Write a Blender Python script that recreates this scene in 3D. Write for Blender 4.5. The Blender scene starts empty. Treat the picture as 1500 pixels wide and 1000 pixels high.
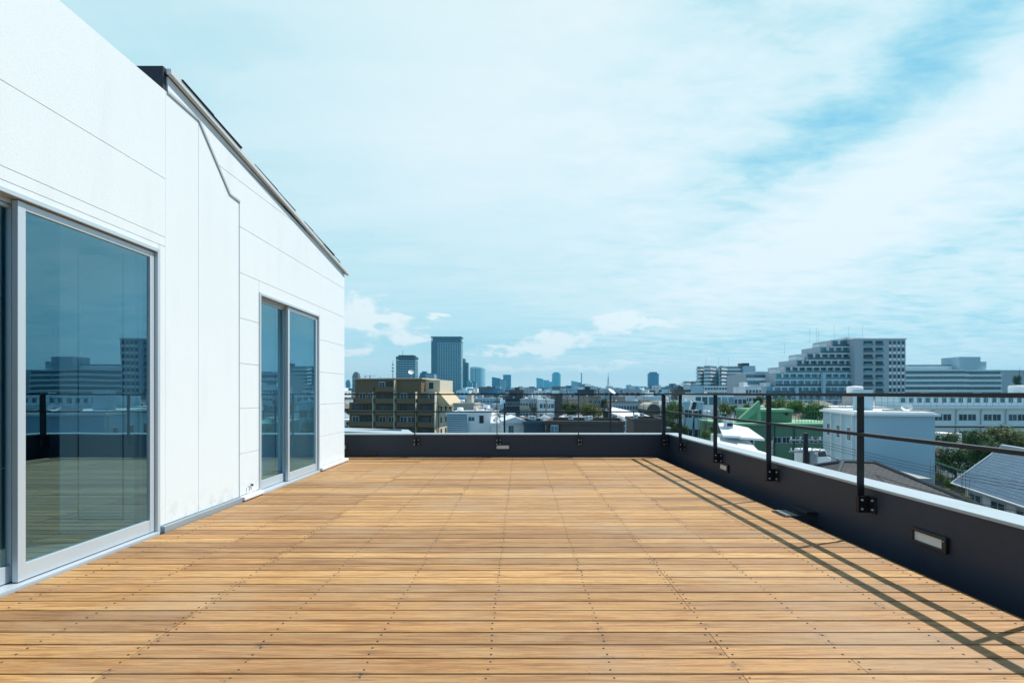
import bpy, math, random
from mathutils import Vector, Matrix
R = math.radians
random.seed(7)
SC = bpy.context.scene
COL = SC.collection
F = 17.0 / 36.0 * 1500.0           # focal length in photo pixels
VX, VY, EYE = 762.0, 576.0, 1.10   # vanishing point in the photo, eye height above the deck
GZ = -12.0                         # street level

# ------------------------------------------------------------------ camera
cam = bpy.data.cameras.new('camera')
cam.lens = 17; cam.sensor_width = 36
cam.shift_x = -12 / 1500.0; cam.shift_y = 76 / 1500.0
cam.clip_start = 0.05; cam.clip_end = 20000
camo = bpy.data.objects.new('camera', cam); COL.objects.link(camo)
camo.location = (0, 0, EYE); camo.rotation_euler = (R(90), 0, 0)
SC.camera = camo

# ------------------------------------------------------------------ sun, sky, exposure
SUN = Vector((0.58, 0.22, 1.0)).normalized()
sl = bpy.data.lights.new('sun', 'SUN'); sl.energy = 5.0; sl.angle = R(0.5); sl.color = (1.0, 0.955, 0.90)
so = bpy.data.objects.new('sun', sl); COL.objects.link(so)
so.rotation_euler = SUN.to_track_quat('Z', 'Y').to_euler(); so.location = (20, 8, 40)

SC.view_settings.view_transform = 'Standard'; SC.view_settings.look = 'None'
SC.view_settings.exposure = 0.10; SC.view_settings.gamma = 1.0
SC.cycles.use_denoising = True
SC.cycles.max_bounces = 8; SC.cycles.diffuse_bounces = 4; SC.cycles.glossy_bounces = 4
SC.cycles.transparent_max_bounces = 12; SC.cycles.volume_bounces = 0
SC.cycles.caustics_reflective = False; SC.cycles.caustics_refractive = False
SC.cycles.sample_clamp_indirect = 6.0


class G:
    """small expression helper for shader node trees"""
    def __init__(s, nt): s.nt = nt
    def n(s, t, **k):
        nd = s.nt.nodes.new(t)
        for a, b in k.items(): setattr(nd, a, b)
        return nd
    def put(s, sock, v):
        if v is None: return
        if isinstance(v, (int, float, tuple, list)): sock.default_value = v
        else: s.nt.links.new(v, sock)
    def m(s, op, a, b=None, c=None, clamp=False):
        nd = s.n('ShaderNodeMath', operation=op, use_clamp=clamp)
        s.put(nd.inputs[0], a); s.put(nd.inputs[1], b); s.put(nd.inputs[2], c)
        return nd.outputs[0]
    def mix(s, f, a, b, blend='MIX'):
        nd = s.n('ShaderNodeMix', data_type='RGBA', blend_type=blend, clamp_factor=True)
        s.put(nd.inputs[0], f)
        s.put(nd.inputs[6], tuple(a) + (1,) if isinstance(a, tuple) and len(a) == 3 else a)
        s.put(nd.inputs[7], tuple(b) + (1,) if isinstance(b, tuple) and len(b) == 3 else b)
        return nd.outputs[2]
    def noise(s, vec, scale, detail=4, rough=0.55, dist=0.0):
        nd = s.n('ShaderNodeTexNoise')
        s.put(nd.inputs['Vector'], vec); nd.inputs['Scale'].default_value = scale
        nd.inputs['Detail'].default_value = detail; nd.inputs['Roughness'].default_value = rough
        nd.inputs['Distortion'].default_value = dist
        return nd.outputs['Fac']
    def mapv(s, vec, scale=(1, 1, 1), loc=(0, 0, 0), rot=(0, 0, 0)):
        nd = s.n('ShaderNodeMapping'); s.put(nd.inputs[0], vec)
        nd.inputs['Scale'].default_value = scale; nd.inputs['Location'].default_value = loc
        nd.inputs['Rotation'].default_value = rot
        return nd.outputs[0]
    def xyz(s, a, b, c):
        nd = s.n('ShaderNodeCombineXYZ')
        s.put(nd.inputs[0], a); s.put(nd.inputs[1], b); s.put(nd.inputs[2], c)
        return nd.outputs[0]
    def smooth(s, v, a, b, c=0.0, d=1.0):
        nd = s.n('ShaderNodeMapRange', interpolation_type='SMOOTHSTEP')
        s.put(nd.inputs[0], v)
        for i, q in enumerate((a, b, c, d)): nd.inputs[i + 1].default_value = q
        return nd.outputs[0]


wd = bpy.data.worlds.new('World'); SC.world = wd; wd.use_nodes = True
nt = wd.node_tree; nt.nodes.clear(); g = G(nt)
sky = g.n('ShaderNodeTexSky', sky_type='NISHITA', sun_disc=False)
sky.sun_elevation = math.asin(SUN.z); sky.sun_rotation = math.atan2(SUN.x, SUN.y)
sky.air_density = 1.2; sky.dust_density = 1.0; sky.ozone_density = 2.0
tc = g.n('ShaderNodeTexCoord').outputs['Generated']
sep = g.n('ShaderNodeSeparateXYZ'); g.put(sep.inputs[0], tc)
dx, dy, dz = sep.outputs
az = g.m('ARCTAN2', dx, dy)
el = g.m('ARCSINE', dz)
elp = g.m('MAXIMUM', el, 0.0)
inv = g.m('DIVIDE', 1.0, g.m('ADD', g.m('MAXIMUM', dz, 0.0), 0.10))
plane = g.xyz(g.m('MULTIPLY', dx, inv), g.m('MULTIPLY', dy, inv), 0.0)
n_big = g.noise(plane, 0.55, 5, 0.55, 0.6)
n_str = g.noise(g.mapv(plane, (0.6, 2.2, 1), (3, 1, 0), (0, 0, R(-22))), 1.3, 7, 0.62, 0.5)
n_fine = g.noise(g.mapv(plane, (1.5, 2.6, 1), (5, 2, 0), (0, 0, R(-30))), 2.6, 7, 0.62, 0.3)
n_mot = g.noise(g.mapv(tc, (1, 1, 2.6)), 9.0, 6, 0.6, 0.3)
n_rip = g.noise(g.mapv(plane, (2.2, 5.0, 1), (1, 7, 0), (0, 0, R(-34))), 4.5, 6, 0.65, 0.8)

def aim(px, py):
    a = math.atan((px - VX) / F)
    return a, math.atan((VY - py) / F * math.cos(a))

def blob(px, py, sx, sy, rot=0.0, warp=0.0, wn=None):
    a0, e0 = aim(px, py)
    da = g.m('SUBTRACT', az, a0); de = g.m('SUBTRACT', el, e0)
    if warp:
        w = g.m('MULTIPLY', g.m('SUBTRACT', wn or n_str, 0.5), warp)
        de = g.m('ADD', de, w); da = g.m('ADD', da, w)
    c, s_ = math.cos(rot), math.sin(rot)
    p = g.m('ADD', g.m('MULTIPLY', da, c / sx), g.m('MULTIPLY', de, s_ / sx))
    q = g.m('ADD', g.m('MULTIPLY', da, -s_ / sy), g.m('MULTIPLY', de, c / sy))
    r2 = g.m('ADD', g.m('MULTIPLY', p, p), g.m('MULTIPLY', q, q))
    return g.m('EXPONENT', g.m('MULTIPLY', r2, -0.5))

def total(parts):
    out = None
    for wgt, b in parts:
        t = g.m('MULTIPLY', b, wgt)
        out = t if out is None else g.m('ADD', out, t)
    return out

blue = total([
    (0.50, blob(1245, 180, 0.15, 0.035, R(24), 0.16)),
    (0.26, blob(1120, 220, 0.11, 0.05, R(20), 0.15)),
    (0.42, blob(1420, 75, 0.15, 0.05, R(12), 0.14)),
    (0.30, blob(1000, 60, 0.20, 0.06, R(10), 0.2)),
    (0.45, blob(1400, 360, 0.07, 0.012, R(17), 0.06)),
    (0.50, blob(1490, 215, 0.06, 0.016, R(20), 0.06)),
    (0.32, blob(600, 400, 0.40, 0.13, R(-4), 0.15)),
    (0.40, blob(900, 520, 0.5, 0.05, 0.0, 0.05)),
    (0.26, blob(230, 60, 0.26, 0.16, R(30), 0.2)),
])
# the part of the sky behind the camera carries the same broken veil
behind = g.smooth(dy, 0.25, -0.3)
blue = g.m('ADD', blue, g.m('MULTIPLY', behind, g.smooth(n_big, 0.42, 0.62, 0.0, 0.8)))
white = total([
    (0.52, blob(800, 150, 0.36, 0.22, R(8))),
    (0.70, blob(1330, 262, 0.32, 0.050, R(27), 0.10)),
    (0.34, blob(1180, 370, 0.30, 0.08, R(12), 0.12)),
])
tone = g.m('ADD', g.m('SUBTRACT', 0.755, g.m('MULTIPLY', blue, 0.62)), g.m('MULTIPLY', white, 0.5))
tone = g.m('ADD', tone, g.m('MULTIPLY', g.m('SUBTRACT', n_str, 0.5), 0.36))
side = g.smooth(az, -0.2, 0.5)
tone = g.m('ADD', tone, g.m('MULTIPLY', g.m('MULTIPLY', g.m('SUBTRACT', n_fine, 0.5), 1.25), side))
tone = g.m('ADD', tone, g.m('MULTIPLY', g.m('SUBTRACT', n_mot, 0.5), 0.16))
tone = g.m('ADD', tone, g.m('MULTIPLY', g.m('MULTIPLY', g.m('SUBTRACT', n_rip, 0.5), 0.28), g.m('MULTIPLY', side, g.smooth(el, 0.75, 0.25))))
tone = g.m('SUBTRACT', tone, g.m('MULTIPLY', g.smooth(az, 0.80, 0.95), g.smooth(n_str, 0.42, 0.60, 0.0, 0.75)))
cr = g.n('ShaderNodeValToRGB'); g.put(cr.inputs[0], g.m('MULTIPLY', tone, 0.86))
cr.color_ramp.interpolation = 'B_SPLINE'
stops = [(0.0, (0.15, 0.52, 0.72)), (0.21, (0.30, 0.66, 0.82)), (0.41, (0.46, 0.77, 0.87)),
         (0.60, (0.65, 0.87, 0.93)), (1.0, (0.90, 0.975, 1.0))]
e = cr.color_ramp.elements
while len(e) < len(stops): e.new(0.5)
for k, (p_, c_) in enumerate(stops): e[k].position = p_; e[k].color = c_ + (1,)
cl = cr.outputs[0]
cum = total([(1.0, blob(*a, 0.0, 0.10, n_mot)) for a in (
    (532, 452, .050, .018), (560, 472, .040, .013), (600, 497, .050, .012), (520, 515, .028, .008),
    (898, 466, .045, .013), (820, 497, .070, .013), (760, 512, .075, .008), (640, 465, .02, .006),
    (950, 480, .06, .008), (740, 540, .06, .006), (880, 535, .10, .005))])
cumf = g.smooth(g.m('ADD', cum, g.m('MULTIPLY', g.m('SUBTRACT', g.noise(g.mapv(tc, (1, 1, 1.7)), 30.0, 7, 0.62), 0.5), 1.5)), 0.36, 0.95)
cl = g.mix(cumf, cl, (0.90, 0.98, 1.0))
hz = g.smooth(elp, 0.0, 0.11, 0.85, 0.0)
cl = g.mix(hz, cl, (0.95, 1.0, 1.0))
cl10 = g.mix(1.0, cl, (9.6, 9.6, 9.6), 'MULTIPLY')       # same physical scale as the Nishita sky
nis = g.mix(1.0, sky.outputs[0], (0.80, 1.30, 1.55), 'MULTIPLY')
kn = g.smooth(el, 0.35, 0.95, 1.15, 0.17)  # clear sky dimmed towards the zenith to weaken the fill light
nis = g.mix(1.0, nis, g.xyz(kn, kn, kn), 'MULTIPLY')
clear = g.m('MAXIMUM', g.smooth(dy, 0.12, -0.30), g.smooth(el, 0.72, 1.05))   # unseen sky overhead and behind the viewer, cleared and darkened to cut fill
clear = g.m('MULTIPLY', clear, g.smooth(n_big, 0.60, 0.42, 0.45, 0.96))
fin = g.mix(g.smooth(tone, 0.0, 0.5, 0.84, 0.96), nis, cl10)
below = g.smooth(dz, -0.02, 0.0)
fin = g.mix(below, (1.6, 2.2, 2.5), fin)
fin = g.mix(clear, fin, nis)
bg = g.n('ShaderNodeBackground'); g.put(bg.inputs[0], fin); bg.inputs[1].default_value = 0.10
wo = g.n('ShaderNodeOutputWorld'); nt.links.new(bg.outputs[0], wo.inputs[0])

# ------------------------------------------------------------------ materials
MATS = {}
def mat_base(name):
    m = bpy.data.materials.new(name); m.use_nodes = True
    nt = m.node_tree; gg = G(nt)
    bs = [n for n in nt.nodes if n.type == 'BSDF_PRINCIPLED'][0]
    MATS[name] = m
    return m, gg, bs

def plain(name, col, rough=0.6, metal=0.0, var=0.08, scale=3.0, spec=0.5, bump=0.0, bscale=60.0, dirt=0.0):
    m, gg, bs = mat_base(name)
    t = gg.n('ShaderNodeTexCoord').outputs['Object']
    nz = gg.noise(t, scale, 5, 0.6)
    k = gg.m('ADD', 1.0 - var, gg.m('MULTIPLY', nz, 2 * var))
    c = gg.mix(1.0, tuple(col) + (1,), gg.xyz(k, k, k), 'MULTIPLY')
    if dirt:
        st = gg.noise(gg.mapv(t, (1, 1, 0.12)), 1.8, 5, 0.65)
        c = gg.mix(gg.smooth(st, 0.52, 0.75, 0.0, dirt), c, tuple(x * 0.55 for x in col))
    gg.put(bs.inputs['Base Color'], c)
    gg.put(bs.inputs['Roughness'], gg.m('ADD', rough - 0.06, gg.m('MULTIPLY', nz, 0.12)))
    bs.inputs['Metallic'].default_value = metal
    bs.inputs['Specular IOR Level'].default_value = spec
    if bump:
        b = gg.n('ShaderNodeBump'); b.inputs['Strength'].default_value = bump; b.inputs['Distance'].default_value = 0.004
        gg.put(b.inputs['Height'], gg.noise(t, bscale, 3, 0.6)); gg.put(bs.inputs['Normal'], b.outputs[0])
    return m

def glass_far(name, col=(0.03, 0.06, 0.08), rough=0.12):
    m, gg, bs = mat_base(name)
    t = gg.n('ShaderNodeTexCoord').outputs['Object']
    oi = gg.n('ShaderNodeObjectInfo').outputs['Random']
    nz = gg.noise(gg.mapv(t, (0.6, 0.6, 0.6)), 1.4, 2)
    f = gg.m('ADD', gg.m('MULTIPLY', nz, 0.4), gg.m('MULTIPLY', oi, 0.6))
    gg.put(bs.inputs['Base Color'], gg.mix(gg.smooth(f, 0.35, 0.9), tuple(col), tuple(min(1, x * 3.4 + .02) for x in col)))
    bs.inputs['Roughness'].default_value = rough
    bs.inputs['Specular IOR Level'].default_value = 0.45
    return m

def grid(name, wall, glass, px, pz, fx=0.6, fz=0.55, lit=0.5, rough=0.35, top=None):
    """curtain wall / window grid as a surface pattern of a distant facade"""
    m, gg, bs = mat_base(name)
    t = gg.n('ShaderNodeTexCoord').outputs['Object']
    s = gg.n('ShaderNodeSeparateXYZ'); gg.put(s.inputs[0], t)
    h = gg.m('ADD', gg.m('ADD', s.outputs[0], s.outputs[1]), 500.0)
    hx = gg.m('DIVIDE', h, px); hz_ = gg.m('DIVIDE', s.outputs[2], pz)
    mk = gg.m('MULTIPLY', gg.m('LESS_THAN', gg.m('FRACT', hx), fx), gg.m('LESS_THAN', gg.m('FRACT', hz_), fz))
    nrm = gg.n('ShaderNodeSeparateXYZ'); gg.put(nrm.inputs[0], gg.n('ShaderNodeNewGeometry').outputs['Normal'])
    mk = gg.m('MULTIPLY', mk, gg.m('LESS_THAN', gg.m('ABSOLUTE', nrm.outputs[2]), 0.5))
    wn = gg.n('ShaderNodeTexWhiteNoise', noise_dimensions='3D')
    gg.put(wn.inputs['Vector'], gg.xyz(gg.m('FLOOR', hx), gg.m('FLOOR', hz_), 0.0))
    gl = gg.mix(gg.m('MULTIPLY', wn.outputs[0], lit), tuple(glass), tuple(min(1, x * 2.6 + .05) for x in glass))
    nz = gg.noise(t, 0.05, 4)
    wl = gg.mix(nz, tuple(x * 0.88 for x in wall), tuple(min(1, x * 1.08) for x in wall))
    gg.put(bs.inputs['Base Color'], gg.mix(mk, wl, gl))
    gg.put(bs.inputs['Roughness'], gg.m('SUBTRACT', 0.75, gg.m('MULTIPLY', mk, 0.75 - rough)))
    return m

def tiles(name, c1, c2, row=0.28, wide=0.3, axis='Y', rough=0.45):
    """roof tiles: courses and joints in colour and relief"""
    m, gg, bs = mat_base(name)
    t = gg.n('ShaderNodeTexCoord').outputs['UV']
    br = gg.n('ShaderNodeTexBrick'); gg.put(br.inputs[0], t)
    br.offset = 0.5
    br.inputs['Scale'].default_value = 1.0
    br.inputs['Brick Width'].default_value = wide; br.inputs['Row Height'].default_value = row
    br.inputs['Mortar Size'].default_value = 0.018; br.inputs['Mortar Smooth'].default_value = 0.3
    br.inputs['Color1'].default_value = tuple(c1) + (1,); br.inputs['Color2'].default_value = tuple(c2) + (1,)
    br.inputs['Mortar'].default_value = tuple(x * 0.35 for x in c1) + (1,)
    nz = gg.noise(t, 0.8, 5, .6)
    gg.put(bs.inputs['Base Color'], gg.mix(gg.smooth(nz, .4, .75, 0, .55), br.outputs[0], tuple(x * .6 for x in c2)))
    bs.inputs['Roughness'].default_value = rough
    b = gg.n('ShaderNodeBump'); b.inputs['Strength'].default_value = 0.7; b.inputs['Distance'].default_value = 0.03
    sp = gg.n('ShaderNodeSeparateXYZ'); gg.put(sp.inputs[0], t)
    saw = gg.m('FRACT', gg.m('DIVIDE', sp.outputs[1], row))
    gg.put(b.inputs['Height'], gg.m('ADD', gg.m('MULTIPLY', saw, -1.0), gg.m('MULTIPLY', br.outputs[1], -0.7)))
    gg.put(bs.inputs['Normal'], b.outputs[0])
    return m

# --- white stucco of the house
m, gg, bs = mat_base('stucco')
t = gg.n('ShaderNodeTexCoord').outputs['Object']
n1 = gg.noise(t, 260, 2, .5); n2 = gg.noise(t, 0.8, 5, .6); n3 = gg.noise(gg.mapv(t, (1, 1, .15)), 5, 4, .6)
c = gg.mix(n2, (0.70, 0.765, 0.80), (0.745, 0.81, 0.845))
c = gg.mix(gg.smooth(n3, .50, .85, 0, .20), c, (0.50, 0.56, 0.60))
spz = gg.n('ShaderNodeSeparateXYZ'); gg.put(spz.inputs[0], t)
c = gg.mix(gg.m('MULTIPLY', gg.smooth(spz.outputs[2], .30, .04), gg.smooth(gg.noise(t, 9, 4, .7), .45, .75, 0, .55)), c, (.40, .43, .44))   # splash dirt at the foot
gg.put(bs.inputs['Base Color'], c); bs.inputs['Roughness'].default_value = .82
bs.inputs['Specular IOR Level'].default_value = .25
b = gg.n('ShaderNodeBump'); b.inputs['Strength'].default_value = .5; b.inputs['Distance'].default_value = .003
gg.put(b.inputs['Height'], gg.m('ADD', n1, gg.m('MULTIPLY', gg.noise(t, 110, 3, .6), .8))); gg.put(bs.inputs['Normal'], b.outputs[0])

# --- deck wood
m, gg, bs = mat_base('deck_wood')
geo = gg.n('ShaderNodeNewGeometry'); rnd = geo.outputs['Random Per Island']
t = gg.n('ShaderNodeTexCoord').outputs['Object']
off = gg.m('MULTIPLY', rnd, 37.0)
tt = gg.n('ShaderNodeVectorMath', operation='ADD'); gg.put(tt.inputs[0], t); gg.put(tt.inputs[1], gg.xyz(off, off, off))
v = tt.outputs[0]
grain = gg.noise(gg.mapv(v, (1.2, 34, 34)), 2.2, 7, .62, .8)
fine = gg.noise(gg.mapv(v, (4, 150, 150)), 3.0, 4, .6, .2)
wav = gg.noise(gg.mapv(v, (.8, 8, 8)), 1.3, 3, .5, 1.5)
hue = gg.n('ShaderNodeValToRGB'); gg.put(hue.inputs[0], rnd)
hs = [(0.0, (0.365, 0.193, 0.065)), (0.14, (0.531, 0.301, 0.105)), (0.3, (0.441, 0.242, 0.086)), (0.45, (0.616, 0.357, 0.126)), (0.58, (0.399, 0.224, 0.084)), (0.7, (0.636, 0.381, 0.141)), (0.84, (0.493, 0.268, 0.09)), (1.0, (0.52, 0.31, 0.122))]
hue.color_ramp.interpolation = 'CONSTANT' ; he = hue.color_ramp.elements
while len(he) < len(hs): he.new(.5)
for k, (p_, c_) in enumerate(hs): he[k].position = p_; he[k].color = c_ + (1,)
c = gg.mix(gg.smooth(grain, .40, .62), hue.outputs[0], gg.mix(1.0, hue.outputs[0], (.60, .48, .36, 1), 'MULTIPLY'))
c = gg.mix(gg.smooth(fine, .47, .66, 0, .6), c, (.13, .07, .035))
c = gg.mix(gg.smooth(wav, .5, .75, 0, .35), c, (.48, .33, .16))
low = gg.noise(gg.mapv(v, (.35, 2, 2)), 1.1, 4, .6)
c = gg.mix(gg.smooth(low, .45, .7, 0, .45), c, gg.mix(1.0, c, (.62, .55, .50, 1), 'MULTIPLY'))
stn = gg.noise(gg.mapv(t, (1.0, 1.6, 1)), .9, 5, .6)
c = gg.mix(gg.smooth(stn, .46, .70, 0, .55), c, (.36, .24, .14))
spk = gg.noise(gg.mapv(v, (5, 14, 1)), 7.0, 3, .7)
c = gg.mix(gg.smooth(spk, .66, .74, 0, .75), c, (.08, .045, .028))
# iron stains bleeding from some of the screws along the joists
sx_ = gg.n('ShaderNodeSeparateXYZ'); gg.put(sx_.inputs[0], t)
fx_ = gg.m('ABSOLUTE', gg.m('SUBTRACT', gg.m('FRACT', gg.m('DIVIDE', gg.m('ADD', sx_.outputs[0], 10.38), .5)), .5))
mk_ = gg.m('MULTIPLY', gg.smooth(fx_, .085, .0), gg.smooth(gg.noise(gg.mapv(t, (1.2, 9, 1)), 1.6, 3, .6), .53, .68))
mk_ = gg.m('MULTIPLY', mk_, gg.smooth(gg.noise(t, 60, 3, .7), .40, .62))
c = gg.mix(gg.m('MULTIPLY', mk_, .8), c, (.045, .045, .045))
gg.put(bs.inputs['Base Color'], c)
gg.put(bs.inputs['Roughness'], gg.m('ADD', .50, gg.m('MULTIPLY', grain, .18)))
bs.inputs['Specular IOR Level'].default_value = .7
b = gg.n('ShaderNodeBump'); b.inputs['Strength'].default_value = .35; b.inputs['Distance'].default_value = .0015
gg.put(b.inputs['Height'], gg.m('ADD', grain, fine)); gg.put(bs.inputs['Normal'], b.outputs[0])

# --- door glass: mirror and see-through at once
m = bpy.data.materials.new('door_glass'); m.use_nodes = True; MATS['door_glass'] = m
nt = m.node_tree; nt.nodes.clear(); gg = G(nt)
tr = gg.n('ShaderNodeBsdfTransparent'); tr.inputs[0].default_value = (.76, .93, 1.0, 1)
gl = gg.n('ShaderNodeBsdfGlossy'); gl.inputs[0].default_value = (.42, .82, 1.0, 1); gl.inputs['Roughness'].default_value = 0.0
fr = gg.n('ShaderNodeFresnel'); fr.inputs[0].default_value = 1.9
bk = gg.n('ShaderNodeNewGeometry').outputs['Backfacing']
mx = gg.n('ShaderNodeMixShader'); gg.put(mx.inputs[0], gg.m('MULTIPLY', gg.m('MINIMUM', gg.m('ADD', fr.outputs[0], .21), 1.0), gg.m('SUBTRACT', 1.0, bk)))
nt.links.new(tr.outputs[0], mx.inputs[1]); nt.links.new(gl.outputs[0], mx.inputs[2])
wn_ = gg.noise(gg.n('ShaderNodeTexCoord').outputs['Object'], 1.1, 2)
b = gg.n('ShaderNodeBump'); b.inputs['Strength'].default_value = .05; b.inputs['Distance'].default_value = .02
gg.put(b.inputs['Height'], wn_); nt.links.new(b.outputs[0], gl.inputs['Normal'])
ou = gg.n('ShaderNodeOutputMaterial'); nt.links.new(mx.outputs[0], ou.inputs[0])

plain('aluminium', (.52, .60, .66), .38, .25, .03)
plain('aluminium_dark', (.16, .20, .26), .4, .6, .03)
plain('screw_steel', (.07, .055, .05), .5, .7)
plain('groove', (.62, .68, .72), .9)
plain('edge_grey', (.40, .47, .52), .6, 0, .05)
plain('trim_white', (.80, .83, .85), .5, 0, .04)
plain('foot_flashing', (.34, .42, .47), .45, .4, .05)
plain('roof_metal', (.012, .02, .035), .7, 0, .1)
plain('verge_metal', (.62, .66, .66), .5, .4, .08)
plain('parapet_paint', (.018, .030, .053), .45, 0, .32, 1.6, .4, .15, 180, .45)
plain('coping', (.36, .44, .49), .45, .1, .10, 1.5, .4, 0, 8, .25)
plain('rail_steel', (.013, .015, .020), .42, .4, .10, 6)
plain('gutter_dark', (.03, .03, .034), .7)
plain('lamp_black', (.014, .015, .018), .35)
plain('lamp_glass', (.62, .68, .70), .22, 0, .05)
plain('grate', (.36, .38, .38), .5, .2)
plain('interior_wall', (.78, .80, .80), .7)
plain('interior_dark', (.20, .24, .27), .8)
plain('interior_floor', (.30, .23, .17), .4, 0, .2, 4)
plain('concrete', (.33, .34, .34), .85, 0, .14, .4, .3, .2, 8, .3)
plain('white_plaster', (.74, .78, .79), .8, 0, .07, .5, .3, 0, 8, .22)
plain('white_bright', (.80, .82, .82), .6, 0, .06, .5)
plain('pale_blue_wall', (.42, .58, .66), .75, 0, .05, .3, .3, 0, 8, .12)
plain('grey_plaster', (.40, .47, .52), .8, 0, .10, .5, .3, 0, 8, .3)
plain('dark_plaster', (.05, .065, .08), .8, 0, .12, .5, .3, 0, 8, .2)
plain('brown_wall', (.10, .085, .08), .8, 0, .1, .7, .3, 0, 8, .25)
plain('brown_tile', (.185, .125, .068), .75, 0, .12, 3, .3, .2, 12, .3)
plain('beige_tile', (.52, .43, .29), .75, 0, .08, 2, .3, .15, 12, .2)
plain('beige_plaster', (.50, .47, .40), .8, 0, .1, .5, .3, 0, 8, .3)
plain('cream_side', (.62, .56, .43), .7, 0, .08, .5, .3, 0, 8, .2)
plain('navy_wall', (.045, .085, .12), .7, 0, .1, .5)
plain('green_wall', (.12, .23, .14), .75, 0, .10, .4, .3, 0, 8, .25)
plain('green_roof', (.19, .40, .24), .6, 0, .12, .4, .3, 0, 8, .2)
plain('white_metal', (.72, .76, .79), .4, .1, .07, .8)
plain('rust_roof', (.25, .20, .17), .8, 0, .2, .5)
plain('asphalt', (.055, .058, .06), .9, 0, .2, .2)
plain('bark', (.07, .05, .035), .9, 0, .25, 3)
plain('pole_concrete', (.30, .29, .27), .85)
plain('wire', (.02, .02, .02), .6)
plain('black_plastic', (.02, .02, .022), .5)
plain('net_green', (.03, .16, .12), .7)
glass_far('window_glass', (.012, .025, .035), .25); glass_far('window_glass_blue', (.04, .12, .16))
glass_far('balcony_glass', (.03, .10, .13), .3)
tiles('tile_blue', (.07, .15, .24), (.09, .185, .285), .22, .30)
tiles('tile_slate', (.025, .032, .04), (.045, .052, .06), .20, .27, rough=.8)
tiles('tile_grey', (.12, .15, .18), (.17, .20, .23))
tiles('tile_brown', (.12, .085, .07), (.16, .115, .09))
tiles('tile_pale', (.27, .33, .37), (.33, .39, .43))
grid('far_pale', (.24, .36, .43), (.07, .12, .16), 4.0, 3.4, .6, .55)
grid('far_blue', (.03, .15, .27), (.01, .07, .14), 3.0, 3.6, .7, .6, .4, .2)  # part of the distance haze is put into this blue
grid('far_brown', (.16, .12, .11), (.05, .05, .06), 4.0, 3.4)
grid('far_teal', (.10, .36, .46), (.04, .20, .30), 3.0, 3.8, .7, .6, .4, .2)  # teal carries some of the far haze in its own colour
grid('tower_grid', (.20, .34, .42), (.003, .02, .035), 5.6, 3.9, .70, .60, .55, .25)
grid('tower_dark', (.05, .12, .17), (.015, .05, .08), 3.2, 3.9, .7, .6, .5, .25)
grid('office_bands', (.22, .33, .38), (.015, .05, .07), 5.2, 4.4, .90, .60, .25, .25)
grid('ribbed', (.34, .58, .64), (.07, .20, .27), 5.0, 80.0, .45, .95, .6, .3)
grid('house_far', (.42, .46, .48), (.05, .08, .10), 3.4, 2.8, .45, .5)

def leaves(name, a, b):
    m, gg, bs = mat_base(name)
    r = gg.n('ShaderNodeNewGeometry').outputs['Random Per Island']
    oi = gg.n('ShaderNodeObjectInfo').outputs['Random']
    c = gg.mix(r, a, b)
    c = gg.mix(gg.m('MULTIPLY', oi, .5), c, tuple(.5 * (x + y) * .8 for x, y in zip(a, b)))
    gg.put(bs.inputs['Base Color'], c); bs.inputs['Roughness'].default_value = .6
    bs.inputs['Specular IOR Level'].default_value = .3
    trn = gg.n('ShaderNodeBsdfTranslucent'); gg.put(trn.inputs[0], c)
    mx = gg.n('ShaderNodeMixShader'); mx.inputs[0].default_value = .35
    o = [n for n in m.node_tree.nodes if n.type == 'OUTPUT_MATERIAL'][0]
    m.node_tree.links.new(bs.outputs[0], mx.inputs[1]); m.node_tree.links.new(trn.outputs[0], mx.inputs[2])
    m.node_tree.links.new(mx.outputs[0], o.inputs[0])
leaves('leaf_green', (.045, .12, .02), (.13, .26, .045))
leaves('leaf_dark', (.022, .06, .015), (.07, .13, .03))
leaves('leaf_olive', (.06, .09, .02), (.16, .20, .05))

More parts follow.
